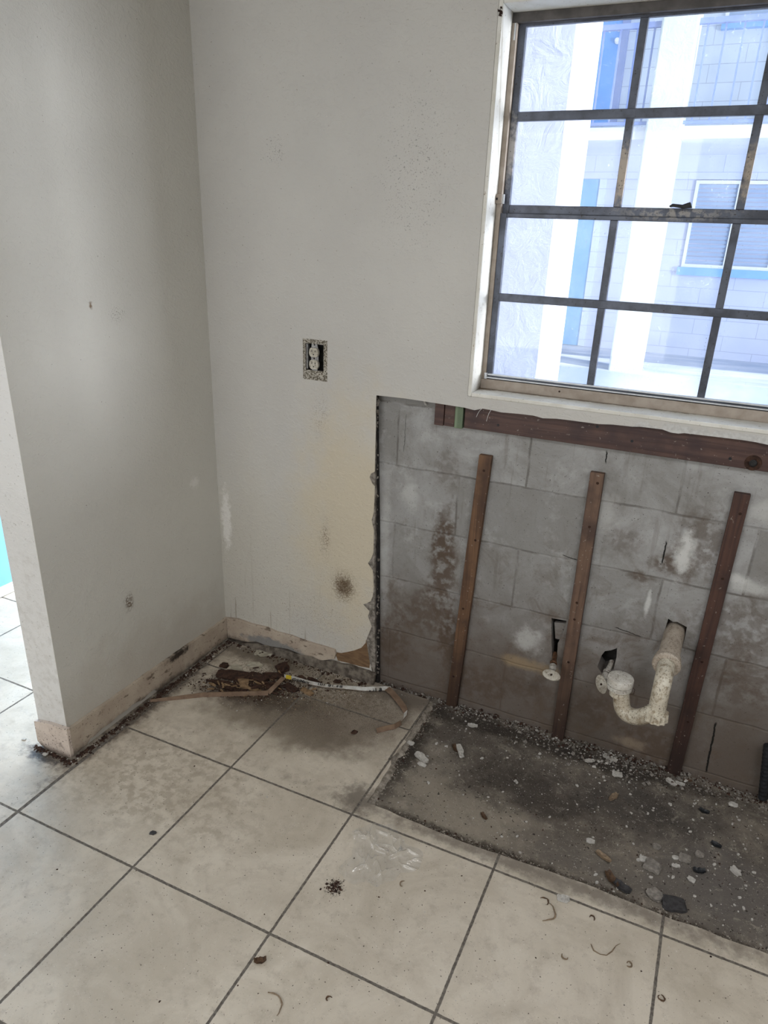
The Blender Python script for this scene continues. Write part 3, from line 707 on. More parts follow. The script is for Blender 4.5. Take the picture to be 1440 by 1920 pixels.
# dark broken crumb at the top outer corner of the trim
mb = MB()
for i in range(16):
    p = bk(938 + random.uniform(-3, 3), 20 + random.uniform(-9, 10), -.004); r = random.uniform(.002, .005)
    vs = [p + Vector((random.uniform(-1, 1), random.uniform(-.6, .6), random.uniform(-1, 1))) * r for _ in range(8)]
    mb.add(vs, [(0,1,2,3),(4,5,6,7),(0,1,5,4),(2,3,7,6),(1,2,6,5),(0,3,7,4)])
mb.build('broken_corner', M['rot'], jo)

# ------------------------------------------------------------------ wood on the block wall
def strip(px_t0, px_t1, px_b0, px_b1, mat, label, nails, grp=None, tilt=0):
    t0, t1, b0, b1 = (bk(*p, .013) for p in (px_t0, px_t1, px_b0, px_b1))
    e = empty('furring_strip', ((b0.x + b1.x) / 2, Yb, 0), label, 'wood strip', grp)
    zt = (t0.z + t1.z) / 2; zb = -.011
    W_ = .041
    def xc(z): 
        f = (z - b0.z) / (t0.z - b0.z); return (b0.x + b1.x) / 2 * (1 - f) + (t0.x + t1.x) / 2 * f
    m = MB(); n = 14; rows = []
    for i in range(n + 1):
        z = zb + (zt - zb) * i / n; x = xc(z) + .0012 * noise.noise(Vector((i * .5, px_t0[0], 0)))
        w_ = W_ / 2 + .0008 * noise.noise(Vector((i * .9, 7, px_t0[0])))
        rows += [(x - w_, .013, z), (x + w_, .013, z), (x + w_, Yb, z), (x - w_, Yb, z)]
    fs = [(0, 3, 2, 1), (4*n, 4*n+1, 4*n+2, 4*n+3)]
    for i in range(n):
        for k in range(4):
            j = (k + 1) % 4; fs.append((4*i+k, 4*i+j, 4*i+4+j, 4*i+4+k))
    m.add(rows, fs); m.build('strip_board', mat, e, bevel=.0018)
    for z in nails:
        x = xc(z) + random.uniform(-.006, .006)
        MB().lathe([(.0035, -.0012), (.0042, .0008), (.002, .001)], (x, .013, z), (0, -1, 0), 12).build('nail_head', M['nail'], e)
    return e
s1 = strip((897, 853), (923, 856), (838, 1303), (858, 1308), M['wood'], 'short brown furring strip, leftmost of three on the grey block wall', (.90, .66, .12, .40))
s2 = strip((1105, 885), (1135, 889), (1035, 1368), (1058, 1375), M['wood_grey'], 'middle brown furring strip, between the two small water valves', (.92, .78, .52, .46, .30))
s3 = strip((1375, 925), (1410, 928), (1250, 1430), (1283, 1438), M['wood_red'], 'darkest reddish furring strip, right of the white drain trap', (.90, .70, .42, .2))
# crack line of the middle strip
e = empty('ledger_board', (1.6, Yb, 1.05), 'long red-brown horizontal board fixed under the window on the blocks', 'wood board')
a = bk(872, 768, .013); zb = 1.0262
MB().box((a.x, .013, zb), (XR, Yb, zb + .088)).build('ledger_plank', M['ledger'], e, bevel=.002)
for px, py in ((934, 797), (1120, 800), (1185, 827), (1369, 860)):
    p = bk(px, py, .013); MB().lathe([(.0042, -.001), (.0042, .0006)], p, (0, -1, 0), 12).build('nail_hole', M['black'], e)
p = bk(1412, 868, .013)
MB().lathe([(.010, -.004), (.010, .001), (.021, .0015), (.022, -.003)], p, (0, -1, 0), 24).build('knot_ring', M['rot'], e)
MB().lathe([(.008, 0), (.010, .006), (.006, .009)], p, (0, -1, 0), 16).build('bolt', M['black_metal'], e)
p0, p1, p2, p3 = bk(816, 757, .013), bk(834, 760, .013), bk(855, 764, .013), bk(870, 766, .013)
MB().box((p0.x, .013, 1.0225), (p1.x - .0015, Yb, 1.10)).build('wood_block', M['ledger'], origin=(p0.x, Yb, 1.0225), bevel=.0015)
tag(bpy.data.objects['wood_block'], 'outermost small brown wood block left of the ledger board', 'wood block')
o = MB().box((p1.x + .0005, .015, 1.0235), (p2.x - .002, Yb, 1.10)).build('wood_block', M['ledger'], origin=(p1.x, Yb, 1.0225), bevel=.0015)
tag(o, 'small brown wood block wedged between another block and the green one', 'wood block')
o = MB().box((p2.x - .001, .010, 1.0225), (p3.x - .0012, Yb, 1.10)).build('wood_block', M['green_wood'], origin=(p2.x, Yb, 1.0225), bevel=.0015)
tag(o, 'pale green wood block against the end of the ledger board', 'wood block')
for i, (a_, b_, lb) in enumerate((((904, 766), (893, 782), 'short white fibre hanging before the ledger board, nearer the green block'), ((921, 768), (912, 790), 'longer white fibre hanging before the ledger board, right of the short one'))):
    A_, B_ = bk(*a_, -.003), bk(*b_, -.012)
    pts = [A_.lerp(B_, t) + Vector((0, -.004 * math.sin(t * PI), .004 * math.sin(t * PI))) for t in [k / 8 for k in range(9)]]
    tag(MB().tube(pts, .0006, 6).build('plastic_fibre', M['fibre'], origin=A_), lb, 'fibre')
o = MB().tube([bk(795, 752, .02), bk(797, 757, .018), bk(799, 760, .016)], [.002, .003, .002], 6).build('paper_scrap', M['white_chip'], origin=bk(797, 757, .018))
tag(o, 'tiny white scrap stuck below the drywall edge above the blocks', 'scrap')

# ------------------------------------------------------------------ power socket
oc = bk(590, 672)
e = empty('electrical_outlet', (oc.x, .03, oc.z), 'dusty ivory duplex power socket without cover plate in the plaster wall', 'electrical outlet')
x0, x1, z0, z1 = oa.x, ob.x, ob.z, oa.z
MB().box((x0 - .002, .0135, z0 - .002), (x0, .031, z1 + .002)).box((x1, .0135, z0 - .002), (x1 + .002, .031, z1 + .002)).box((x0, .030, z0 - .002), (x1, .0315, z1 + .002)).box((x0, .0135, z0 - .002), (x1, .0315, z0)).box((x0, .0135, z1), (x1, .0315, z1 + .002)).build('wall_box', M['black_metal'], e)
MB().box((x0 + .004, -.001, z0 + .004), (x0 + .0075, .012, z1 - .002)).build('box_flange', M['galv'], e)
cx = oc.x - .001
yk = MB().plate([(cx - .009, z0 - .006), (cx + .009, z0 - .006), (cx + .011, z0 + .006), (cx + .014, z0 + .02), (cx + .014, z1 - .02), (cx + .011, z1 - .006), (cx + .010, z1 + .002), (cx - .010, z1 + .002), (cx - .013, z1 - .02), (cx - .013, z0 + .02)],
                [[(cx + .003 * math.cos(t), z1 - .003 + .003 * math.sin(t)) for t in [2 * PI * k / 10 for k in range(10)]]], XZ, .001, .0028).build('mounting_strap', M['galv'], e)
for s_ in (-1, 1):
    cz = oc.z + .0195 * s_
    pts = []
    for k in range(40):
        t = 2 * PI * k / 40; r = .0172; pts.append((cx + max(-.0172, min(.0172, r * math.cos(t) * 1.0)), cz + max(-.0145, min(.0145, r * 1.08 * math.sin(t)))))
    rc = MB().plate(pts, [], XZ, -.006, .004).build('receptacle', M['socket'], e, bevel=.0008)
    for dx_, h in ((-.0062, .0045), (.0062, .0036)):
        MB().box((cx + dx_ - .0011, -.0064, cz + .0015 - .000), (cx + dx_ + .0011, -.0058, cz + .0015 + h * 1.6)).build('slot', M['black'], rc)
    MB().lathe([(.0022, 0), (.0022, .0005)], (cx, -.0059, cz - .0065), (0, -1, 0), 12).build('ground_hole', M['black'], rc)
MB().box((cx - .010, -.0015, oc.z - .0065), (cx + .010, .003, oc.z + .0065)).build('centre_bridge', M['galv'], e, bevel=.0008)
MB().lathe([(.003, 0), (.0026, .001)], (cx, -.0015, oc.z), (0, -1, 0), 12).build('screw', M['nail'], e)

# ------------------------------------------------------------------ drain trap
e = empty('drain_trap', (1.665, Yb, .465), 'dirty white plastic drain trap with screwed cap sticking out of the block wall', 'drain pipe')
ax = Vector((-.03, -1, -.02)).normalized()
s0 = Vector((1.667, .10, .482)); 
def along(p, a, d): return p + a * d
MB().lathe([(.0295, 0), (.0295, .225)], s0, ax, 36).build('wall_pipe', M['pvc_big'], e, smooth=True)
cst = along(s0, ax, .215)
MB().lathe([(.030, 0), (.0355, .004), (.0355, .020), (.034, .024), (.0385, .027), (.0390, .040), (.036, .044), (.024, .044), (.024, .030)], cst, ax, 36).build('reducing_collar', M['pvc_big'], e, smooth=True)
cend = along(cst, ax, .036)
nut = Vector((1.659, -.238, .362))
# arm: out of the collar, turning down into the slip nut
elb = Vector((nut.x, nut.y, cend.z - .002))
pts = [cend - Vector((0, .0, 0)) + Vector((0, .02, 0)), cend]
c_ = Vector((nut.x, nut.y + .034, elb.z - .034)) if False else None
rr = .036
pc = Vector((nut.x, nut.y + rr, elb.z - rr))
for k in range(11):
    t = PI / 2 * k / 10; pts.append(pc + Vector((0, -rr * math.sin(t), rr * math.cos(t))))
pts.append(nut + Vector((0, 0, -.004)))
MB().tube(pts, .0235, 28).build('trap_arm', M['pvc'], e, smooth=True)
# slip nut with grip ribs
prof = []
nn = MB(); n = 48; vs = []; fs = []
for h, r0_ in ((.014, .026), (.012, .0300), (-.012, .0320), (-.016, .028)):
    for i in range(n):
        t = 2 * PI * i / n; r_ = r0_ + (.0034 if (i // 2) % 2 and abs(h) < .0125 else 0); vs.append(nut + Vector((r_ * math.cos(t), r_ * math.sin(t), h)))
for k in range(3):
    for i in range(n):
        j = (i + 1) % n; fs.append((k*n+i, k*n+j, (k+1)*n+j, (k+1)*n+i))
fs.append(tuple(range(n))); fs.append(tuple(3*n + i for i in range(n)))
nn.add(vs, fs); nn.build('slip_nut', M['pvc'], e)
cap = Vector((1.549, -.190, .412))
bot_r = Vector((nut.x, nut.y, nut.z - .012)); 
cl = Vector((cap.x + .002, cap.y, .348))
mid = (bot_r + cl) / 2; half = (bot_r - cl) / 2
ctl = [cap + Vector((0, 0, -.02)), bk(1165, 1308, -.190), bk(1166, 1322, -.192), bk(1170, 1332, -.196), bk(1177, 1339, -.202), bk(1187, 1343, -.210), bk(1198, 1344, -.219), bk(1209, 1342, -.228), bk(1219, 1339, -.236), bk(1226, 1336, -.240), nut + Vector((0, 0, .004))]
pts = []
for k in range(len(ctl) - 1):
    p_, a_, b_, n_ = ctl[max(k - 1, 0)], ctl[k], ctl[k + 1], ctl[min(k + 2, len(ctl) - 1)]
    for q_ in range(5):
        t = q_ / 5; pts.append(.5 * (2 * a_ + (b_ - p_) * t + (2 * p_ - 5 * a_ + 4 * b_ - n_) * t * t + (3 * a_ - p_ - 3 * b_ + n_) * t ** 3))
pts.append(ctl[-1])
ub = MB().tube(pts, .0235, 28).build('u_bend', M['pvc'], e, smooth=True)
MB().lathe([(.0245, 0), (.0265, .002), (.0265, .026), (.0245, .030)], cl + Vector((0, 0, .012)), (0, 0, 1), 32).build('tail_sleeve', M['pvc'], e, smooth=True)
MB().lathe([(.0270, 0), (.0350, .003), (.0355, .015), (.0330, .0155), (.0330, .0178), (.0365, .0185), (.0365, .036), (.0355, .0385), (.034, .0395), (.012, .0400)], cap + Vector((0, 0, -.030)), (0, 0, 1), 40).build('cleanout_cap', M['pvc_cap'], e, smooth=True)
# wire loop beside the cap
wl = [cap + Vector((.036, -.004, -.012)), cap + Vector((.043, -.006, -.016)), cap + Vector((.042, -.008, -.030)), cap + Vector((.034, -.006, -.034))]
MB().tube(wl, .0009, 6).build('wire_loop', M['nail'], e)

# ------------------------------------------------------------------ two stop valves
def valve(start, hp, hn, hu, label, extra):
    e = empty('stop_valve', start, label, 'water valve')
    st, hc = Vector(start), Vector(hp); d = (hc - st).normalized()
    MB().tube([st, st.lerp(hc, .45)], .0075, 16).build('supply_stub', M['chrome'] if extra else M['copper'], e, smooth=True)
    MB().lathe([(.0105, 0), (.012, .002), (.012, .010), (.0105, .012)], st.lerp(hc, .40), d, 6).build('compression_nut', M['copper'] if not extra else M['chrome'], e)
    MB().lathe([(.009, 0), (.0115, .003), (.0115, .018), (.008, .022), (.005, .026)], st.lerp(hc, .56), d, 20).build('valve_body', M['chrome'], e, smooth=True)
    MB().lathe([(.0065, 0), (.0065, .022)], st.lerp(hc, .70), Vector((-.3, -.2, -1)), 14).build('side_outlet', M['chrome'], e, smooth=True)
    # oval handle
    nrm = Vector(hn).normalized(); u = Vector(hu); u = (u - nrm * u.dot(nrm)).normalized(); w_ = nrm.cross(u)
    n = 32; vs = []; fs = []; prf = ((.55, -.005), (.95, -.004), (1.0, 0), (.96, .003), (.75, .0045), (.3, .004))
    for s_, h in prf:
        for i in range(n):
            t = 2 * PI * i / n; vs.append(hc + u * (.030 * s_ * math.cos(t)) + w_ * (.0175 * s_ * math.sin(t)) + nrm * h)
    for k in range(len(prf) - 1):
        for i in range(n):
            j = (i + 1) % n; fs.append((k*n+i, k*n+j, (k+1)*n+j, (k+1)*n+i))
    fs.append(tuple(range(n - 1, -1, -1))); fs.append(tuple((len(prf)-1)*n + i for i in range(n)))
    hd = MB().add(vs, fs).build('oval_handle', M['handle'], e, smooth=True)
    MB().lathe([(.0038, 0), (.003, .0015)], hc + nrm * .004, nrm, 12).build('handle_screw', M['nail'], hd)
    return e
h1 = bk(1034, 1266, -.075); h2 = bk(1128, 1283, -.06)
MB_ = MB().tube([bk(1040, 1218, .05), bk(1039, 1245, .0)], .0085, 14)
valve(tuple(bk(1041, 1225, .04)), tuple(h1), (-.1, -.60, .78), (1, 0, -.22), 'small water valve with white oval handle, left of the middle furring strip', False)
valve(tuple(bk(1147, 1240, .04)), tuple(h2), (-.30, -.85, .42), (.55, 0, -.83), 'small water valve with oval handle beside the capped drain trap', True)

# ------------------------------------------------------------------ black conduit at the right border
e = empty('black_conduit', (2.02, .0, -.012), 'black corrugated conduit standing at the foot of the block wall', 'conduit')
a_, b_ = bk(1440, 1405, .0), bk(1431, 1490, .0)
pts = [b_.lerp(a_, t / 24) for t in range(-2, 27)]
MB().tube(pts, [.013 + (.0012 if k % 2 else 0) for k in range(len(pts))], 16).build('conduit_sleeve', M['black'], e, smooth=False)

# ------------------------------------------------------------------ outside
def at(Y, px, py): return bk(px, py, Y)
g = MB().box((-9, .20, -.25), (12, 14, -.10)).build('courtyard_ground', M['ground']); g['kind'] = 'structure'
o = MB().box((-9, 7.0, -.10), (12, 9.0, .10)).build('walkway', M['ground']); o['kind'] = 'structure'
# covered walk over our own window, with its stucco pier
ov = MB().box((-5, .20, 2.86), (7, 2.7, 3.1)).build('walkway_roof', M['out_white']); ov['kind'] = 'structure'
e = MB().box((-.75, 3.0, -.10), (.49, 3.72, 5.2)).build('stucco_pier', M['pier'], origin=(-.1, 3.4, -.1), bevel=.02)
tag(e, 'wide pale stucco pier outside the left panes with one glaring sunlit side', 'pier')
Yc, Yw = 7.2, 9.0
c0, c1 = at(Yc, 1236, 30), at(Yc, 1307, 30); c2, c3 = at(Yc, 1143, 715), at(Yc, 1196, 715)
xa, xb = at(Yc, 1183, 430).x, at(Yc, 1246, 430).x
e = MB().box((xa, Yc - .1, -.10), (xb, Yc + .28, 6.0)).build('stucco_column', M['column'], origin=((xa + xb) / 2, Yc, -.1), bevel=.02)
tag(e, 'bright white stucco column in the middle of the window view', 'column')
zs0 = at(Yc, 1400, 233).z; zs1 = at(Yc, 1400, 258).z
eb = empty('apartment_building', (1, Yw, 0), 'pale lavender two storey apartment block across the courtyard, seen through the window', 'building')
MB().box((-8, Yw, 0), (11, Yw + .3, zs0)).build('lower_wall', M['opp_low'], eb)
MB().box((-8, Yw, zs0), (11, Yw + .3, 7.0)).build('upper_wall', M['opp_up'], eb)
MB().box((-8, Yc + .02, zs1), (11, Yw, zs0)).build('balcony_slab', M['out_white'], eb)
MB().box((-8, Yc - .2, 5.6), (11, Yw, 5.8)).build('balcony_roof', M['out_white'], eb)
MB().box((-8, Yw - .12, zs1 - .28), (11, Yw, zs1)).build('beam', M['opp_low'], eb)
def ext_door(pl, mat, knob=None):
    (ax_, ay), (bx, by), (cx_, cy) = pl
    A_, B_ = at(Yw, ax_, ay), at(Yw, bx, by); zb_ = at(Yw, cx_, cy).z
    dr = MB().box((B_.x - .92, Yw - .04, zb_), (B_.x, Yw, A_.z)).build('door', mat, eb)
    MB().box((B_.x, Yw - .06, zb_), (B_.x + .09, Yw, A_.z + .08)).box((B_.x - 1.01, Yw - .06, zb_), (B_.x - .92, Yw, A_.z + .08)).box((B_.x - 1.01, Yw - .06, A_.z), (B_.x + .09, Yw, A_.z + .08)).build('door_frame', M['rail_blue'] if knob else M['opp_up'], eb)
    if knob:
        for kx, ky in knob:
            K = at(Yw - .06, kx, ky); MB().lathe([(.035, 0), (.035, .012), (.018, .02), (.03, .05), (.02, .06)], K, (0, -1, 0), 20).build('knob', M['out_white'], dr)
    return dr
MBd = ext_door(((1085, 334), (1114, 430), (1094, 648)), M['teal_door'])
u_ = at(Yw, 1163, 120)
ext_door(((1112, 10), (1160, 110), (1140, 236)), M['blue_door'], ((1161, 53), (1158, 77)))
# steps under the lower door
sd = at(Yw, 1094, 655)
MB().box((sd.x - 1.3, Yw - .5, .0), (sd.x + .35, Yw, sd.z)).build('door_step', M['opp_low'], eb)
# windows of the far building
def ext_window(x0, x1, z0, z1, sill=True):
    f = MB()
    for a in ((x0 - .04, z0, x0, z1), (x1, z0, x1 + .04, z1), (x0 - .04, z1, x1 + .04, z1 + .04), (x0 - .04, z0 - .04, x1 + .04, z0)): f.box((a[0], Yw - .05, a[1]), (a[2], Yw, a[3]))
    xm = (x0 + x1) / 2; f.box((xm - .03, Yw - .05, z0), (xm + .03, Yw, z1))
    w_ = f.build('window', M['out_white'], eb)
    bl = MB(); nsl = int((z1 - z0) / .05)
    for k in range(nsl):
        z_ = z0 + (z1 - z0) * (k + .5) / nsl
        bl.add([(x0, Yw - .012, z_ - .018), (x1, Yw - .012, z_ - .018), (x1, Yw - .022, z_ + .018), (x0, Yw - .022, z_ + .018)], [(0, 1, 2, 3)])
    bl.build('blind', M['out_glass'], w_)
    if sill: MB().box((x0 - .08, Yw - .1, z0 - .14), (x1 + .08, Yw, z0 - .04)).build('window_sill', M['blue_trim'], w_)
wa, wb_ = at(Yw, 1305, 345), at(Yw, 1283, 500)
wr = at(Yw, 1437, 508)
ext_window(wb_.x - .0, wr.x, wr.z + .04, wa.z)
ua, ub_ = at(Yw, 1358, 42), at(Yw, 1352, 58)
MB().box((ub_.x, Yw - .1, ub_.z), (ub_.x + 1.9, Yw, ua.z)).build('window_sill', M['blue_trim'], eb)
ext_window(ub_.x + .06, ub_.x + 1.85, ua.z + .05, ua.z + 1.0, False)
# balcony railing
er = empty('balcony_railing', (1, Yc, zs0), 'blue grey metal railing with thin bars on the upper floor opposite', 'railing')
zt = at(Yc, 1400, 33).z; zr = at(Yc, 1400, 231).z + .02
MB().box((-8, Yc - .03, zt - .03), (11, Yc + .03, zt + .02)).build('top_rail', M['rail_blue'], er)
MB().box((-8, Yc - .02, zr - .015), (11, Yc + .02, zr + .015)).build('bottom_rail', M['rail_blue'], er)
xb0 = at(Yc, 1326, 60).x; sp = at(Yc, 1360, 60).x - xb0
for k in range(-16, 14):
    x = xb0 + k * sp
    MB().box((x - .009, Yc - .009, zr), (x + .009, Yc + .009, zt)).build('baluster', M['rail_blue'], er)

# ------------------------------------------------------------------ loose things on the floor
def rnd(a, b): return random.uniform(a, b)
def chunk(p, L_, W_, H_, rot, mat, name, label, cat, grp=None, seed=0, jag=.35, z=0.0):
    """an irregular solid chunk lying on the floor"""
    bm = bmesh.new(); bmesh.ops.create_icosphere(bm, subdivisions=3 if L_ > .02 else 2, radius=1)
    for v in bm.verts:
        c = v.co.copy(); n_ = noise.noise(c * 1.3 + Vector((seed, seed * .37, 1))); n2 = noise.noise(c * 3.1 + Vector((seed * 1.7, 3, 1)))
        n3 = noise.noise(c * 7 + Vector((seed * .7, 1, 9)))
        c *= 1 + jag * n_ * 1.6 + jag * .7 * n2 + jag * .55 * n3
        c.x = max(-.85, min(.85, c.x)); c.y = max(-.8, min(.8, c.y)); c.z = max(-.6, min(.6, c.z))
        v.co = Vector((c.x * L_ / 1.7, c.y * W_ / 1.6, (c.z + .6) * H_ / 1.2))
    me = bpy.data.meshes.new(name); bm.to_mesh(me); bm.free(); me.materials.append(mat)
    o = bpy.data.objects.new(name, me); link(o); o.location = (p.x, p.y, z); o.rotation_euler = (0, 0, rot)
    return tag(o, label, cat, grp)
def flake(p, L_, W_, rot, mat, name, label, cat, grp=None, seed=0, curl=.25, th=.0014, z=0.0, mat2=None, lift=0.0, tilt=0):
    """a thin curled flake with a ragged outline and real thickness"""
    rr_ = random.Random(seed); nu, nv = 9, 5; vs = []; fs = []
    wv = [(.45 + .55 * math.sin(PI * (.08 + .84 * i / (nu - 1)))) * (1 + (rr_.random() - .5) * .35) for i in range(nu)]
    off = [(rr_.random() - .5) * .12 for _ in range(nu)]
    zmin = 1e9
    for s_ in (0, 1):
        for i in range(nu):
            u = i / (nu - 1) - .5
            for j in range(nv):
                v = j / (nv - 1) - .5
                x_ = u * L_; y_ = (v * wv[i] + off[i]) * W_
                z_ = curl * W_ * (4 * v * v) * .5 + curl * L_ * (u * u) * .8 + .06 * W_ * noise.noise(Vector((u * 4 + seed, v * 4, 0)))
                vs.append([x_, y_, z_ + s_ * th]); zmin = min(zmin, z_)
    for v_ in vs: v_[2] -= zmin
    n_ = nu * nv
    for i in range(nu - 1):
        for j in range(nv - 1):
            a_ = i * nv + j; fs.append((a_, a_ + 1, a_ + nv + 1, a_ + nv)); fs.append((n_ + a_, n_ + a_ + nv, n_ + a_ + nv + 1, n_ + a_ + 1))
    for i in range(nu - 1):
        for j in (0, nv - 1):
            a_ = i * nv + j; fs.append((a_, a_ + nv, n_ + a_ + nv, n_ + a_))
    for j in range(nv - 1):
        for i in (0, nu - 1):
            a_ = i * nv + j; fs.append((a_, a_ + 1, n_ + a_ + 1, n_ + a_))
    o = MB().add(vs, fs).build(name, mat, smooth=False)
    o.location = (p.x, p.y, z + lift); o.rotation_euler = (tilt, 0, rot)
    return tag(o, label, cat, grp)
ZS = -.012
KX = 1 / 470.0            # metres of floor per pixel across, about there
def s_at(px, py): return fl(px, py, ZS)
rw = random.Random(3)
# (px, py, length in px, kind, label)
slabthings = [
 (791, 1424, 32, 'wc', 'longest white plaster piece, near the left end of the dark slab'),
 (791, 1435, 15, 'wc', 'small white lump touching the longest white plaster piece'),
 (770, 1395, 13, 'wc', 'white chip beside the broken tile edge'),
 (863, 1411, 30, 'gs', 'grey splintered stick lying slanted near the left end of the slab'),
 (854, 1405, 22, 'lf', 'dark wood sliver against the grey splintered stick'),
 (886, 1361, 19, 'wf', 'flat white flake below the leftmost furring strip'),
 (1041, 1382, 14, 'wc', 'white lump at the foot of the middle furring strip'),
 (1105, 1427, 18, 'wf', 'pale oval flake between the middle strip and the drain trap'),
 (1144, 1422, 26, 'wf', 'larger pale flake under the drain trap at the wall'),
 (1157, 1454, 17, 'wc', 'pale pointed chunk on the slab in front of the drain trap'),
 (1150, 1496, 24, 'lp', 'brown curled leaf in the middle of the dark slab'),
 (1258, 1467, 20, 'wf', 'left half of the pale flake pair before the darkest strip'),
 (1275, 1470, 16, 'wf', 'right half of the pale flake pair before the darkest strip'),
 (1289, 1465, 14, 'lf', 'small brown leaf beside the pale flake pair'),
 (1320, 1523, 16, 'dk', 'black triangular scrap on the right part of the slab'),
 (1374, 1510, 14, 'wc', 'pale stone near the right end of the block wall'),
 (907, 1532, 16, 'lf', 'small brown seed-shaped leaf near the slab front edge'),
 (1107, 1578, 13, 'wc', 'round pale pebble in the centre front of the slab'),
 (1131, 1608, 26, 'lp', 'flat tan wood sliver near the slab front edge'),
 (1147, 1651, 28, 'lf', 'brown crumpled leaf at the slab front edge beside a black one'),
 (1166, 1667, 26, 'dl', 'black crumpled leaf at the slab front edge'),
 (1223, 1628, 24, 'gc', 'flat square grey mortar chunk, larger one left of the pebble cluster'),
 (1206, 1612, 12, 'wc', 'pointed pale chip behind the square grey chunk'),
 (1283, 1612, 17, 'gc', 'grey stone among the pebble cluster on the right'),
 (1266, 1609, 10, 'wc', 'pale pebble left of the grey stone in the cluster'),
 (1267, 1624, 12, 'wf', 'pale flake in front of the grey stone in the cluster'),
 (1296, 1650, 11, 'wc', 'white pebble in front of the dark scrap, right part of the slab'),
 (1311, 1635, 18, 'dk', 'crumpled dark scrap right of the pebble cluster'),
 (1379, 1636, 17, 'wc', 'white tooth-shaped chip at the far right of the slab'),
 (1227, 1681, 22, 'gc', 'grey wedge of mortar at the slab front edge'),
 (1263, 1699, 32, 'sl', 'dark slate-like fragment at the slab front edge'),
 (1247, 1695, 9, 'wc', 'tiny white chip touching the dark slate-like fragment'),
 (1231, 1589, 12, 'gc', 'greyish lump behind the square grey chunk'),
 (1311, 1604, 13, 'gc', 'greyish lump right of the pebble cluster'),
 (1342, 1586, 16, 'dk', 'thin dark splinter on the right part of the slab'),
]
for i, (px, py, s_, kd, lb) in enumerate(slabthings):
    p = s_at(px, py); L_ = s_ * .00185; rot = rw.uniform(-.9, .5)
    if kd == 'wc': chunk(p, L_, L_ * (.36 if i == 0 else rw.uniform(.5, .75)), L_ * .3, rot, M['white_chip'], 'plaster_chip', lb, 'plaster chip', seed=i, z=ZS)
    elif kd == 'gc': chunk(p, L_, L_ * .8, L_ * .36, rot, M['grey_chip'], 'mortar_chunk', lb, 'mortar chunk', seed=i + 2, z=ZS, jag=.25)
    elif kd == 'sl': chunk(p, L_, L_ * .75, L_ * .22, .3, M['dark_chip'], 'slate_fragment', lb, 'stone', seed=9, z=ZS, jag=.2)
    elif kd == 'gs': chunk(p, L_, L_ * .32, L_ * .25, -1.0, M['white_chip'], 'wood_splinter', lb, 'splinter', seed=4, z=ZS)
    elif kd == 'wf': flake(p, L_, L_ * .55, rot, M['white_chip'], 'plaster_flake', lb, 'plaster flake', seed=i, curl=.12, z=ZS, th=.0022)
    elif kd == 'lf': flake(p, L_, L_ * .45, rot, M['leaf'], 'dry_leaf', lb, 'leaf', seed=i, curl=.5, z=ZS)
    elif kd == 'lp': flake(p, L_, L_ * .42, rot + (1.2 if i == 10 else 0), M['leaf_pale'], 'dry_leaf', lb, 'leaf', seed=i, curl=.35, z=ZS)
    elif kd == 'dl': flake(p, L_, L_ * .55, -.4, M['dark_chip'], 'dry_leaf', lb, 'leaf', seed=i, curl=.6, z=ZS)
    elif kd == 'dk': flake(p, L_, L_ * .6, rot, M['black'], 'dark_scrap', lb, 'scrap', seed=i, curl=.5, z=ZS)
# the many look-alike small chips of the slab
base_chip = [chunk(Vector((0, 0, 0)), .010, .007, .004, 0, M['white_chip'], 'small_chip', None, None, seed=60 + k) for k in range(4)]
used = set()
GRP = 'small pale chips scattered over the dark slab'
LBL = 'tiny pale plaster chip, one of many scattered over the dark slab'
cnt = 0
for k in range(190):
    while True:
        x = rnd(.98, 2.25); y = rnd(-.54, -.03)
        dens = .35 + .5 * (x > 1.55) + .35 * (y > -.12)
        if random.random() < dens: break
    src = base_chip[k % 4]
    if k < 4: o = src
    else: o = src.copy(); C.objects.link(o)
    s_ = rnd(.25, .85) if random.random() < .8 else rnd(.8, 1.15)
    o.location = (x, y, ZS); o.rotation_euler = (0, 0, rnd(0, 6.28)); o.scale = (s_, s_, s_)
    col_ = 'at the left end' if x < 1.25 else ('in the middle' if x < 1.65 else 'at the right end')
    row_ = 'close to the block wall' if y > -.15 else ('halfway between wall and tiles' if y > -.36 else 'close to the front tiles')
    tag(o, 'tiny pale chip %s of the slab, %s' % (col_, row_), 'plaster chip', 'small pale chips %s of the slab, %s' % (col_, row_))

def scatter(name, mats, specs, label, cat, z0, flat=.6):
    mb = MB()
    for n, fn, smin, smax, mi in specs:
      for _ in range(n):
        x, y, hz = fn(); r = rnd(smin, smax) * (1 if random.random() < .8 else 1.8)
        a = rnd(0, 6.28); ca, sa = math.cos(a), math.sin(a); zz = z0 + hz
        vs = []
        for (u, v, w_) in ((-1, -.7, 0), (1, -.8, 0), (.9, .7, 0), (-.9, .8, 0), (-.6, -.5, flat * 1.4), (.7, -.4, flat * 1.2), (.5, .5, flat), (-.6, .4, flat * 1.3)):
            u += rnd(-.35, .35); v += rnd(-.35, .35)
            vs.append((x + (u * ca - v * sa) * r, y + (u * sa + v * ca) * r, zz + w_ * r))
        mb.add(vs, [(0,3,2,1),(4,5,6,7),(0,1,5,4),(1,2,6,5),(2,3,7,6),(3,0,4,7)], mi)
    o = mb.build(name, mats); return tag(o, label, cat, kind='stuff')
MM = [M['grey_chip'], M['white_chip'], M['rot'], M['leaf_pale'], M['tile_edge']]
def f_wall():
    x = rnd(.69, 2.4); y = Yb - abs(random.gauss(0, .024)) - .002; hz = max(0, .016 - (Yb - y) * .45)
    return x, y, rnd(0, 1) * hz
def f_wall2():
    x = random.gauss(1.52, .15); y = Yb - abs(random.gauss(0, .075)); return x, y, rnd(0, .006)
def f_slab(): return rnd(.95, 2.35), rnd(-.55, 0), 0
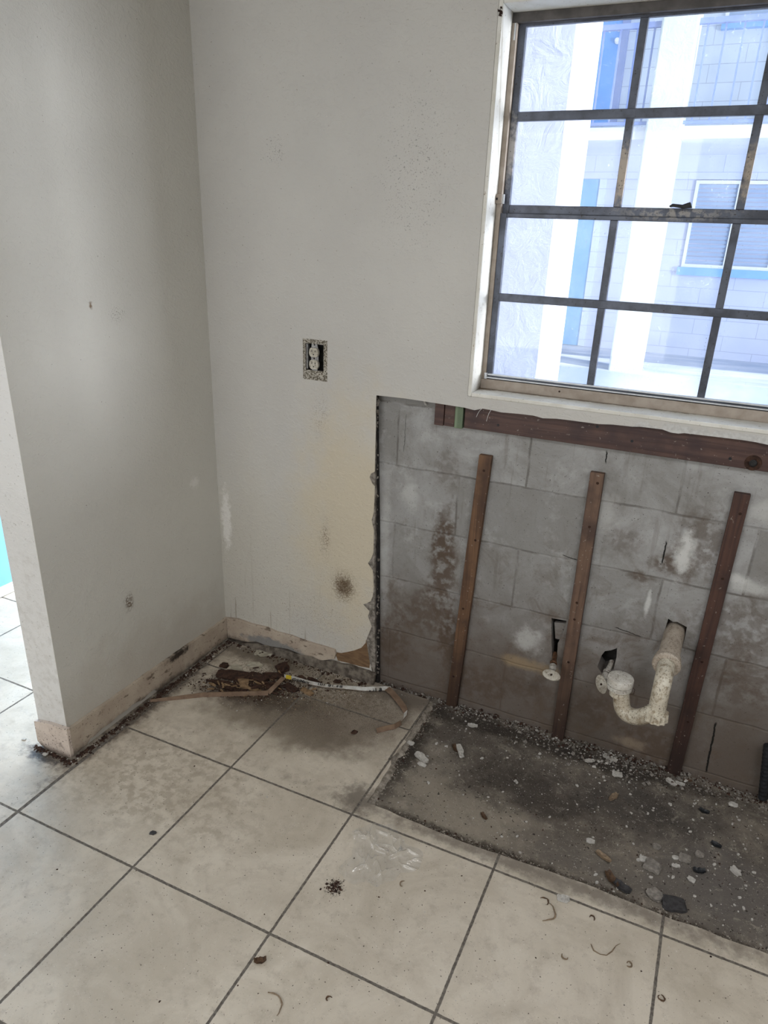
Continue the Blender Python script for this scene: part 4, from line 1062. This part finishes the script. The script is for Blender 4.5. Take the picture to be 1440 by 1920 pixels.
def f_edge():
    t = random.random()
    if t < .7: x = rnd(.93, 2.3); return x, -.553 + random.gauss(0, .008), 0
    return .938 + random.gauss(0, .008), rnd(-.55, 0), 0
scatter('rubble', MM, [(1100, f_wall, .0008, .0030, 0), (210, f_wall, .0008, .0026, 1), (800, f_wall, .0010, .0032, 2), (260, f_wall2, .0010, .0040, 0), (60, f_wall2, .0010, .0034, 1),
   (420, f_slab, .0004, .0013, 1), (420, f_slab, .0005, .0016, 2), (700, f_edge, .0006, .0022, 4), (400, f_edge, .0006, .0020, 2)],
   'grey, white and black plaster rubble along the block wall foot and over the slab', 'rubble', ZS)
def f_pile():
    p = fl(485 + random.gauss(0, 58), 1286 + random.gauss(0, 11)); return p.x, p.y, 0
def f_pile2():
    p = fl(560 + random.gauss(0, 80), 1298 + random.gauss(0, 16)); return p.x, min(p.y, -.02), 0
def f_base():
    if random.random() < .6:
        y = rnd(-.85, 0); return .014 + abs(random.gauss(0, .012)), y, 0
    if random.random() < .5: return rnd(-.14, .03), -.832 - abs(random.gauss(0, .008)), 0
    return rnd(.03, .66), -.018 - abs(random.gauss(0, .014)), 0
def f_tile():
    return rnd(-.2, 2.2), rnd(-1.5, -.62), 0
scatter('floor_dirt', MM, [(1700, f_pile, .0006, .0026, 2), (380, f_pile2, .0005, .0019, 3), (260, f_pile2, .0005, .0016, 1), (1300, f_base, .0008, .0032, 2), (160, f_base, .0006, .0022, 1),
   (170, f_tile, .0005, .0014, 2), (60, f_tile, .0005, .0016, 1)],
   'dark rotten crumbs and specks on the tiles, thickest in the corner heap and along the baseboards', 'dirt', 0)
q = fl(626, 1666)
def f_cl():
    return q.x + random.gauss(0, .011), q.y + random.gauss(0, .014), 0
scatter('crumb_cluster', [M['rot']], [(110, f_cl, .0006, .0024, 0)], 'cluster of dark brown crumbs on the tile beside the plastic film', 'crumbs', 0)

# things on the tile
T_ = [
 (1056, 1686, 20, 'wf', 'white flat flake lying on a grout line in front of the slab'),
 (1023, 1689, 18, 'cu', 'small curled brown shaving left of the white flat flake'),
 (1033, 1714, 38, 'cu', 'long crumpled brown shaving on the tile in front of the slab'),
 (1111, 1721, 12, 'cu', 'tiny curled shaving between the long shaving and the thin arc'),
 (1180, 1809, 16, 'cu', 'hooked brown shaving near the right floor joint'),
 (1240, 1872, 18, 'cu', 'dark shaving lying on the joint near the bottom of the photo'),
 (1058, 1796, 12, 'cu', 'small arched brown shaving left of the thin arc'),
 (488, 1805, 18, 'lf', 'small dark leaf near a tile joint crossing at the bottom'),
 (520, 1879, 34, 'cu', 'forked brown twig curl at the bottom of the floor'),
 (616, 1872, 10, 'cu', 'tiny brown v-shaped shaving at the bottom of the floor'),
 (753, 1657, 13, 'cu', 'crumpled brown shaving just below the plastic film'),
 (287, 1563, 12, 'sl', 'small blue-grey pebble on a joint between two tiles'),
 (45, 1387, 9, 'wc', 'white crumb on the bright tiles left of the stub wall'),
 (85, 1415, 12, 'wc', 'pale splinter at the foot of the stub wall end'),
]
def curl_thing(p, L_, label, seed):
    r_ = random.Random(seed); a = r_.uniform(0, 6.28); P_ = [Vector((p.x, p.y, .0022))]; st = L_ / 10; bend = r_.choice((-1, 1)) * r_.uniform(.2, .5)
    for k in range(11):
        P_.append(P_[-1] + Vector((math.cos(a), math.sin(a), 0)) * st); a += bend + r_.uniform(-.35, .35)
    c = sum(P_, Vector()) / len(P_)
    P_ = [q_ + Vector((p.x - c.x, p.y - c.y, 0)) for q_ in P_]
    o = MB().tube(P_, [.0006 + .0014 * math.sin(PI * (k + .3) / 12.6) * r_.uniform(.6, 1.3) for k in range(12)], 6).build('wood_shaving', M['leaf'] if seed % 2 else M['leaf_pale'], origin=(p.x, p.y, 0))
    return tag(o, label, 'shaving')
for i, (px, py, s_, kd, lb) in enumerate(T_):
    p = fl(px, py); L_ = s_ * .0016
    if kd == 'cu': curl_thing(p, L_ * 1.25, lb, i)
    elif kd == 'wf': flake(p, L_, L_ * .8, .3, M['white_chip'], 'plaster_flake', lb, 'plaster flake', seed=i, curl=.05)
    elif kd == 'lf': flake(p, L_, L_ * .6, .6, M['leaf'], 'dry_leaf', lb, 'leaf', seed=i, curl=.9)
    elif kd == 'sl': chunk(p, L_, L_ * .6, L_ * .3, .3, M['dark_chip'], 'pebble', lb, 'stone', seed=3)
    elif kd == 'wc': chunk(p, L_, L_ * .6, L_ * .3, .3, M['white_chip'], 'plaster_chip', lb, 'plaster chip', seed=i)
# thin arc-shaped shaving
pts = [fl(x, y, .0015) for x, y in ((1108, 1770), (1113, 1782), (1125, 1789), (1137, 1791), (1147, 1784), (1155, 1773), (1163, 1769))]
tag(MB().tube(pts, [.0009, .0017, .0010, .0012, .0016, .0009, .0006], 6).build('wood_shaving', M['leaf_pale'], origin=fl(1135, 1782)), 'thin arc-shaped shaving on the lower right tile', 'shaving')
# long tile splinter resting on the broken edge
pl = [fl(x, y) for x, y in ((757, 1388), (762, 1392), (752, 1402), (742, 1415), (730, 1424), (722, 1425), (724, 1412), (736, 1398), (748, 1390))]
o = MB().plate([(p.x, p.y) for p in pl], [], XY, .0005, .0045).build('tile_splinter', M['tile'], origin=pl[0], bevel=.0008)
tag(o, 'long broken tile splinter resting on the edge of the tiled corner', 'tile fragment')
# peeled paint sheets in the corner
for i, (px, py, s_, a_, lb) in enumerate(((494, 1226, 34, .2, 'largest peeled cream paint sheet near the back corner'), (480, 1206, 20, .8, 'peeled paint scrap standing at the corner baseboard'), (444, 1253, 26, -.4, 'peeled cream paint sheet leaning behind the dark wood heap'),
                                          (478, 1248, 30, .1, 'flat cream paint sheet behind the middle of the wood heap'), (520, 1222, 18, -.3, 'small peeled paint scrap at the foot of the back baseboard'))):
    flake(fl(px, py), s_ * .0021, s_ * .0014, a_, M['sheet'], 'paint_sheet', lb, 'paint sheet', seed=40 + i, curl=.06, th=.0010)

# rotten wood heap
heap = [
 (438, 1267, 62, 17, .25, 'r', 'longest dark rotten wood lump on the left of the heap', .016),
 (421, 1248, 15, 10, 0, 'r', 'separate dark rotten lump behind the left of the heap', .010),
 (530, 1253, 24, 13, 1.1, 'r', 'upright dark rotten stub at the top of the heap', .022),
 (514, 1268, 44, 10, .55, 'r', 'dark slanting rotten stick leading up to the stub', .014),
 (483, 1271, 38, 14, -.1, 'r', 'broad rotten wood piece in the middle of the heap', .014),
 (455, 1282, 22, 15, .6, 'p', 'yellowish broken wood piece in the middle of the heap', .014),
 (418, 1281, 30, 9, .3, 'r', 'low rotten piece at the left foot of the heap', .008),
 (500, 1284, 40, 8, -.2, 'r', 'thin dark splinter across the front of the heap', .008),
 (470, 1291, 46, 7, .05, 'p', 'long tan splinter along the front of the heap', .006),
 (565, 1272, 17, 9, -.3, 'r', 'dark chip above the white printed strip', .007),
 (590, 1277, 34, 7, -.25, 'r', 'long dark chip beside the white printed strip', .006),
 (632, 1278, 13, 7, .2, 'r', 'lone dark chip between strip and back wall', .006),
 (545, 1290, 30, 10, -.3, 'r', 'rotten piece against the front of the printed strip', .009),
 (576, 1297, 28, 8, -.2, 'p', 'tan splinter in front of the printed strip', .006),
 (432, 1291, 26, 8, 0, 'r', 'small rotten bit at the left front of the heap', .007),
 (664, 1373, 9, 7, 0, 'r', 'tiny dark crumb left of the curled brown strip end', .004),
 (399, 1277, 24, 6, .4, 'r', 'thin rotten splinter at the far left of the heap', .006),
]
for i, (px, py, l_, w_, a_, kd, lb, h) in enumerate(heap):
    p = fl(px, py, h * .4)
    base_a = a_ - .05
    o = chunk(p, l_ * .0021, w_ * .0030, h, base_a, M['rot'] if kd == 'r' else M['rot_pale'], 'rotten_wood', lb, 'wood piece', seed=20 + i, jag=.45)
SR = 'small rotten slivers in the corner heap'
sl0 = [chunk(Vector((0, 0, 0)), .030, .007, .005, 0, M['rot'] if k < 3 else M['rot_pale'], 'wood_sliver', None, None, seed=80 + k, jag=.4) for k in range(5)]
for k in range(110):
    o = sl0[k] if k < 5 else sl0[k % 5].copy()
    if k >= 5: C.objects.link(o)
    pp = fl(478 + max(-95, min(110, random.gauss(0, 45))), 1281 + random.gauss(0, 9)); p = Vector((pp.x, pp.y, 0))
    o.location = (p.x, p.y, rnd(0, .012)); o.rotation_euler = (rnd(-.2, .2), rnd(-.15, .15), rnd(-.9, .9)); s_ = rnd(.4, 1.15); o.scale = (s_, s_ * rnd(.7, 1.2), s_)
    side_ = 'left third' if p.x < .22 else ('middle' if p.x < .36 else 'right third')
    pale_ = 'tan' if k % 5 > 2 else 'dark brown'
    tag(o, 'small %s sliver in the %s of the broken wood heap' % (pale_, side_), 'wood sliver', '%s slivers in the %s of the heap' % (pale_, side_))

# printed strip: one long ribbon, white printed face one side, brown paper the other
def ribbon(path, name, parent, mats=None):
    """path: (px,py,height,twist deg,width m)"""
    P_ = []
    for k in range(len(path) - 1):
        a, b = path[k], path[k + 1]; n_ = 5
        for i in range(n_):
            t = i / n_; P_.append([a[j] * (1 - t) + b[j] * t for j in range(5)])
    P_.append(list(path[-1]))
    C3 = [fl(p[0], p[1], p[2]) for p in P_]
    vs = []; fs = []; mi = []
    th = .0009
    for i, c in enumerate(C3):
        d = (C3[min(i + 1, len(C3) - 1)] - C3[max(i - 1, 0)]); d.z *= .5; d.normalize()
        side = Vector((-d.y, d.x, 0)).normalized(); up = Vector((0, 0, 1))
        tw = math.radians(P_[i][3]); s_ = side * math.cos(tw) + up * math.sin(tw); nn_ = d.cross(s_) * -1
        nn_ = s_.cross(d) * -1
        w_ = P_[i][4] / 2
        vs += [c - s_ * w_ + nn_ * th, c + s_ * w_ + nn_ * th, c + s_ * w_ - nn_ * th, c - s_ * w_ - nn_ * th]
    m = MB()
    for i in range(len(C3) - 1):
        a = 4 * i; b = a + 4
        m.add([vs[a], vs[a+1], vs[b+1], vs[b]], [(0, 1, 2, 3)], 0); m.add([vs[a+3], vs[a+2], vs[b+2], vs[b+3]], [(3, 2, 1, 0)], 1)
        m.add([vs[a], vs[a+3], vs[b+3], vs[b]], [(0, 1, 2, 3)], 1); m.add([vs[a+1], vs[a+2], vs[b+2], vs[b+1]], [(3, 2, 1, 0)], 1)
    m.add([vs[0], vs[1], vs[2], vs[3]], [(0, 1, 2, 3)], 1); m.add(vs[-4:], [(3, 2, 1, 0)], 1)
    return m.build(name, mats or [M['band_white'], M['band_brown']], parent, smooth=False)
es = empty('printed_strip', fl(560, 1285), 'long thin cardboard strip, white printed face and brown back, curling across the tiled corner', 'strip')
Wd = .018
BB = [M['band_brown'], M['band_brown']]
ribbon([(281, 1314, .004, 30, Wd * .55), (330, 1309, .006, 70, Wd * .8), (380, 1303, .008, 75, Wd), (440, 1301, .009, 80, Wd), (489, 1300, .010, 82, Wd),
        (503, 1299, .012, 60, Wd)], 'brown_length', es, BB)
ribbon([(503, 1299, .012, 25, Wd), (516, 1286, .024, 5, Wd), (532, 1270, .030, 0, Wd)], 'folded_length', es, BB)
ribbon([(533, 1268, .030, 20, Wd), (552, 1272, .016, 10, Wd), (580, 1280, .010, 8, Wd), (610, 1286, .009, 6, Wd), (650, 1289, .009, 10, Wd), (685, 1292, .010, 20, Wd), (715, 1291, .011, 25, Wd), (733, 1291, .011, 20, Wd)], 'white_length', es)
ribbon([(726, 1291, .014, 20, Wd * 1.25), (736, 1300, .014, 10, Wd * 1.25), (748, 1314, .013, 10, Wd * 1.25), (757, 1326, .013, 15, Wd * 1.2), (761, 1334, .012, 40, Wd)], 'curled_length', es, BB)
ribbon([(761, 1334, .012, 50, Wd), (760, 1344, .011, 55, Wd), (752, 1354, .010, 60, Wd)], 'turned_length', es)
ribbon([(752, 1355, .010, 110, Wd), (740, 1362, .010, 112, Wd), (722, 1366, .009, 115, Wd), (706, 1370, .009, 115, Wd)], 'strip_end', es, BB)
def lettering(body, pxa, pxb, size, z, flip=False, tilt=.12):
    a, b = fl(*pxa, z), fl(*pxb, z); d = (b - a).normalized()
    if flip: a, d = b, -d
    cu = bpy.data.curves.new('txt', 'FONT'); cu.body = body; cu.size = size; cu.extrude = .0002; cu.offset = size * .035; cu.align_y = 'CENTER'
    to = bpy.data.objects.new('txt', cu); C.objects.link(to); dg = bpy.context.evaluated_depsgraph_get(); dg.update()
    me = bpy.data.meshes.new_from_object(to.evaluated_get(dg)); C.objects.unlink(to); bpy.data.objects.remove(to)
    up = Vector((0, 0, 1)); side = up.cross(d).normalized(); nrm = d.cross(side).normalized()
    side = (side * math.cos(tilt) + up * math.sin(tilt) * (-1 if flip else 1)); nrm = d.cross(side).normalized()
    R_ = Matrix((d, side, nrm)).transposed()
    w0 = max((v.co.x for v in me.vertices), default=1); L_ = (b - fl(*pxa, z)).length if not flip else (a - fl(*pxa, z)).length
    for v in me.vertices: v.co = a + R_ @ Vector((v.co.x, v.co.y, v.co.z + .0014)) - es.location
    me.materials.clear(); me.materials.append(M['ink'])
    o = bpy.data.objects.new('printing', me); C.objects.link(o); o.parent = es; o['label'] = 'black printed characters'
lettering('GridMarx', (548, 1274), (590, 1283), .0175, .0185, False, .2)
lettering('I I.I I   I|I I   II III', (596, 1283), (655, 1290), .015, .0105, False, .12)
lettering("8' 16 \"", (672, 1294), (716, 1293), .0185, .0125, True, .35)
yl = [fl(536, 1269, .0312), fl(546, 1271, .0262)]
yd = (yl[1] - yl[0]).normalized(); ys = Vector((-yd.y, yd.x, .25)).normalized() * (Wd / 2)
yn = yd.cross(ys).normalized() * .0014
if yn.z < 0: yn = -yn
MB().add([yl[0] - ys + yn, yl[1] - ys + yn, yl[1] + ys + yn, yl[0] + ys + yn, yl[0] - ys + yn * .3, yl[1] - ys + yn * .3, yl[1] + ys + yn * .3, yl[0] + ys + yn * .3],
         [(0,1,2,3),(7,6,5,4),(0,4,5,1),(1,5,6,2),(2,6,7,3),(3,7,4,0)]).build('yellow_mark', M['yellow'], es)

# clear plastic film crumpled on the tile
c = fl(712, 1603); n = 90; vs = []; fs = []
rf = random.Random(11)
folds = [(rf.uniform(0, PI), rf.uniform(-.09, .09), rf.uniform(.006, .016), rf.uniform(.002, .005)) for _ in range(22)]
for i in range(n + 1):
    for j in range(n + 1):
        u = (i / n - .5) * 2; v = (j / n - .5) * 2
        r_ = math.sqrt(u * u + v * v) or 1e-6; m_ = max(abs(u), abs(v)); a = math.atan2(v, u)
        rad = .096 * (1 + .16 * math.sin(3 * a + 1) + .10 * math.sin(5 * a) + .05 * math.sin(11 * a + 2))
        x = u / r_ * m_ * rad * 1.0; y = v / r_ * m_ * rad * 1.12
        z = .0015
        for an, of, h, w_ in folds:
            dd = x * math.cos(an) + y * math.sin(an) - of + .012 * noise.noise(Vector((x * 14, y * 14, an)))
            z += h * math.exp(-(dd / w_) ** 2) * (.5 + .5 * math.sin(60 * (-x * math.sin(an) + y * math.cos(an)) + of * 99)) * max(0, 1 - m_ ** 6 * .7)
        z += .002 * noise.noise(Vector((x * 60, y * 60, 4)))
        vs.append((c.x + x, c.y + y, max(.0006, z)))
for i in range(n):
    for j in range(n):
        a = i * (n + 1) + j; fs.append((a, a + 1, a + n + 2, a + n + 1))
o = MB().add(vs, fs).build('plastic_film', M['film'], origin=(c.x, c.y, 0), smooth=True, angle=3)
tag(o, 'crumpled clear plastic film lying on a beige tile in front of the slab', 'plastic film')

# housing of the added, unseen fill lamp behind the camera, and a lump of block inside the left pipe hole
e = empty('added_ceiling_lamp', (2.45, -1.75, HC), 'added unseen rectangular fill lamp on the ceiling behind the camera', 'lamp')
MB().box((1.97, -2.03, 2.385), (2.93, -1.47, 2.44)).build('added_lamp_housing', M['out_white'], e, bevel=.004)
hp_ = [bk(1040, 1166, .05), bk(1066, 1168, .05), bk(1062, 1200, .05), bk(1042, 1196, .05)]
MB().plate([(p.x, p.z) for p in hp_], [], XZ, .045, .06).build('trim_7', M['block'])['kind'] = 'structure'
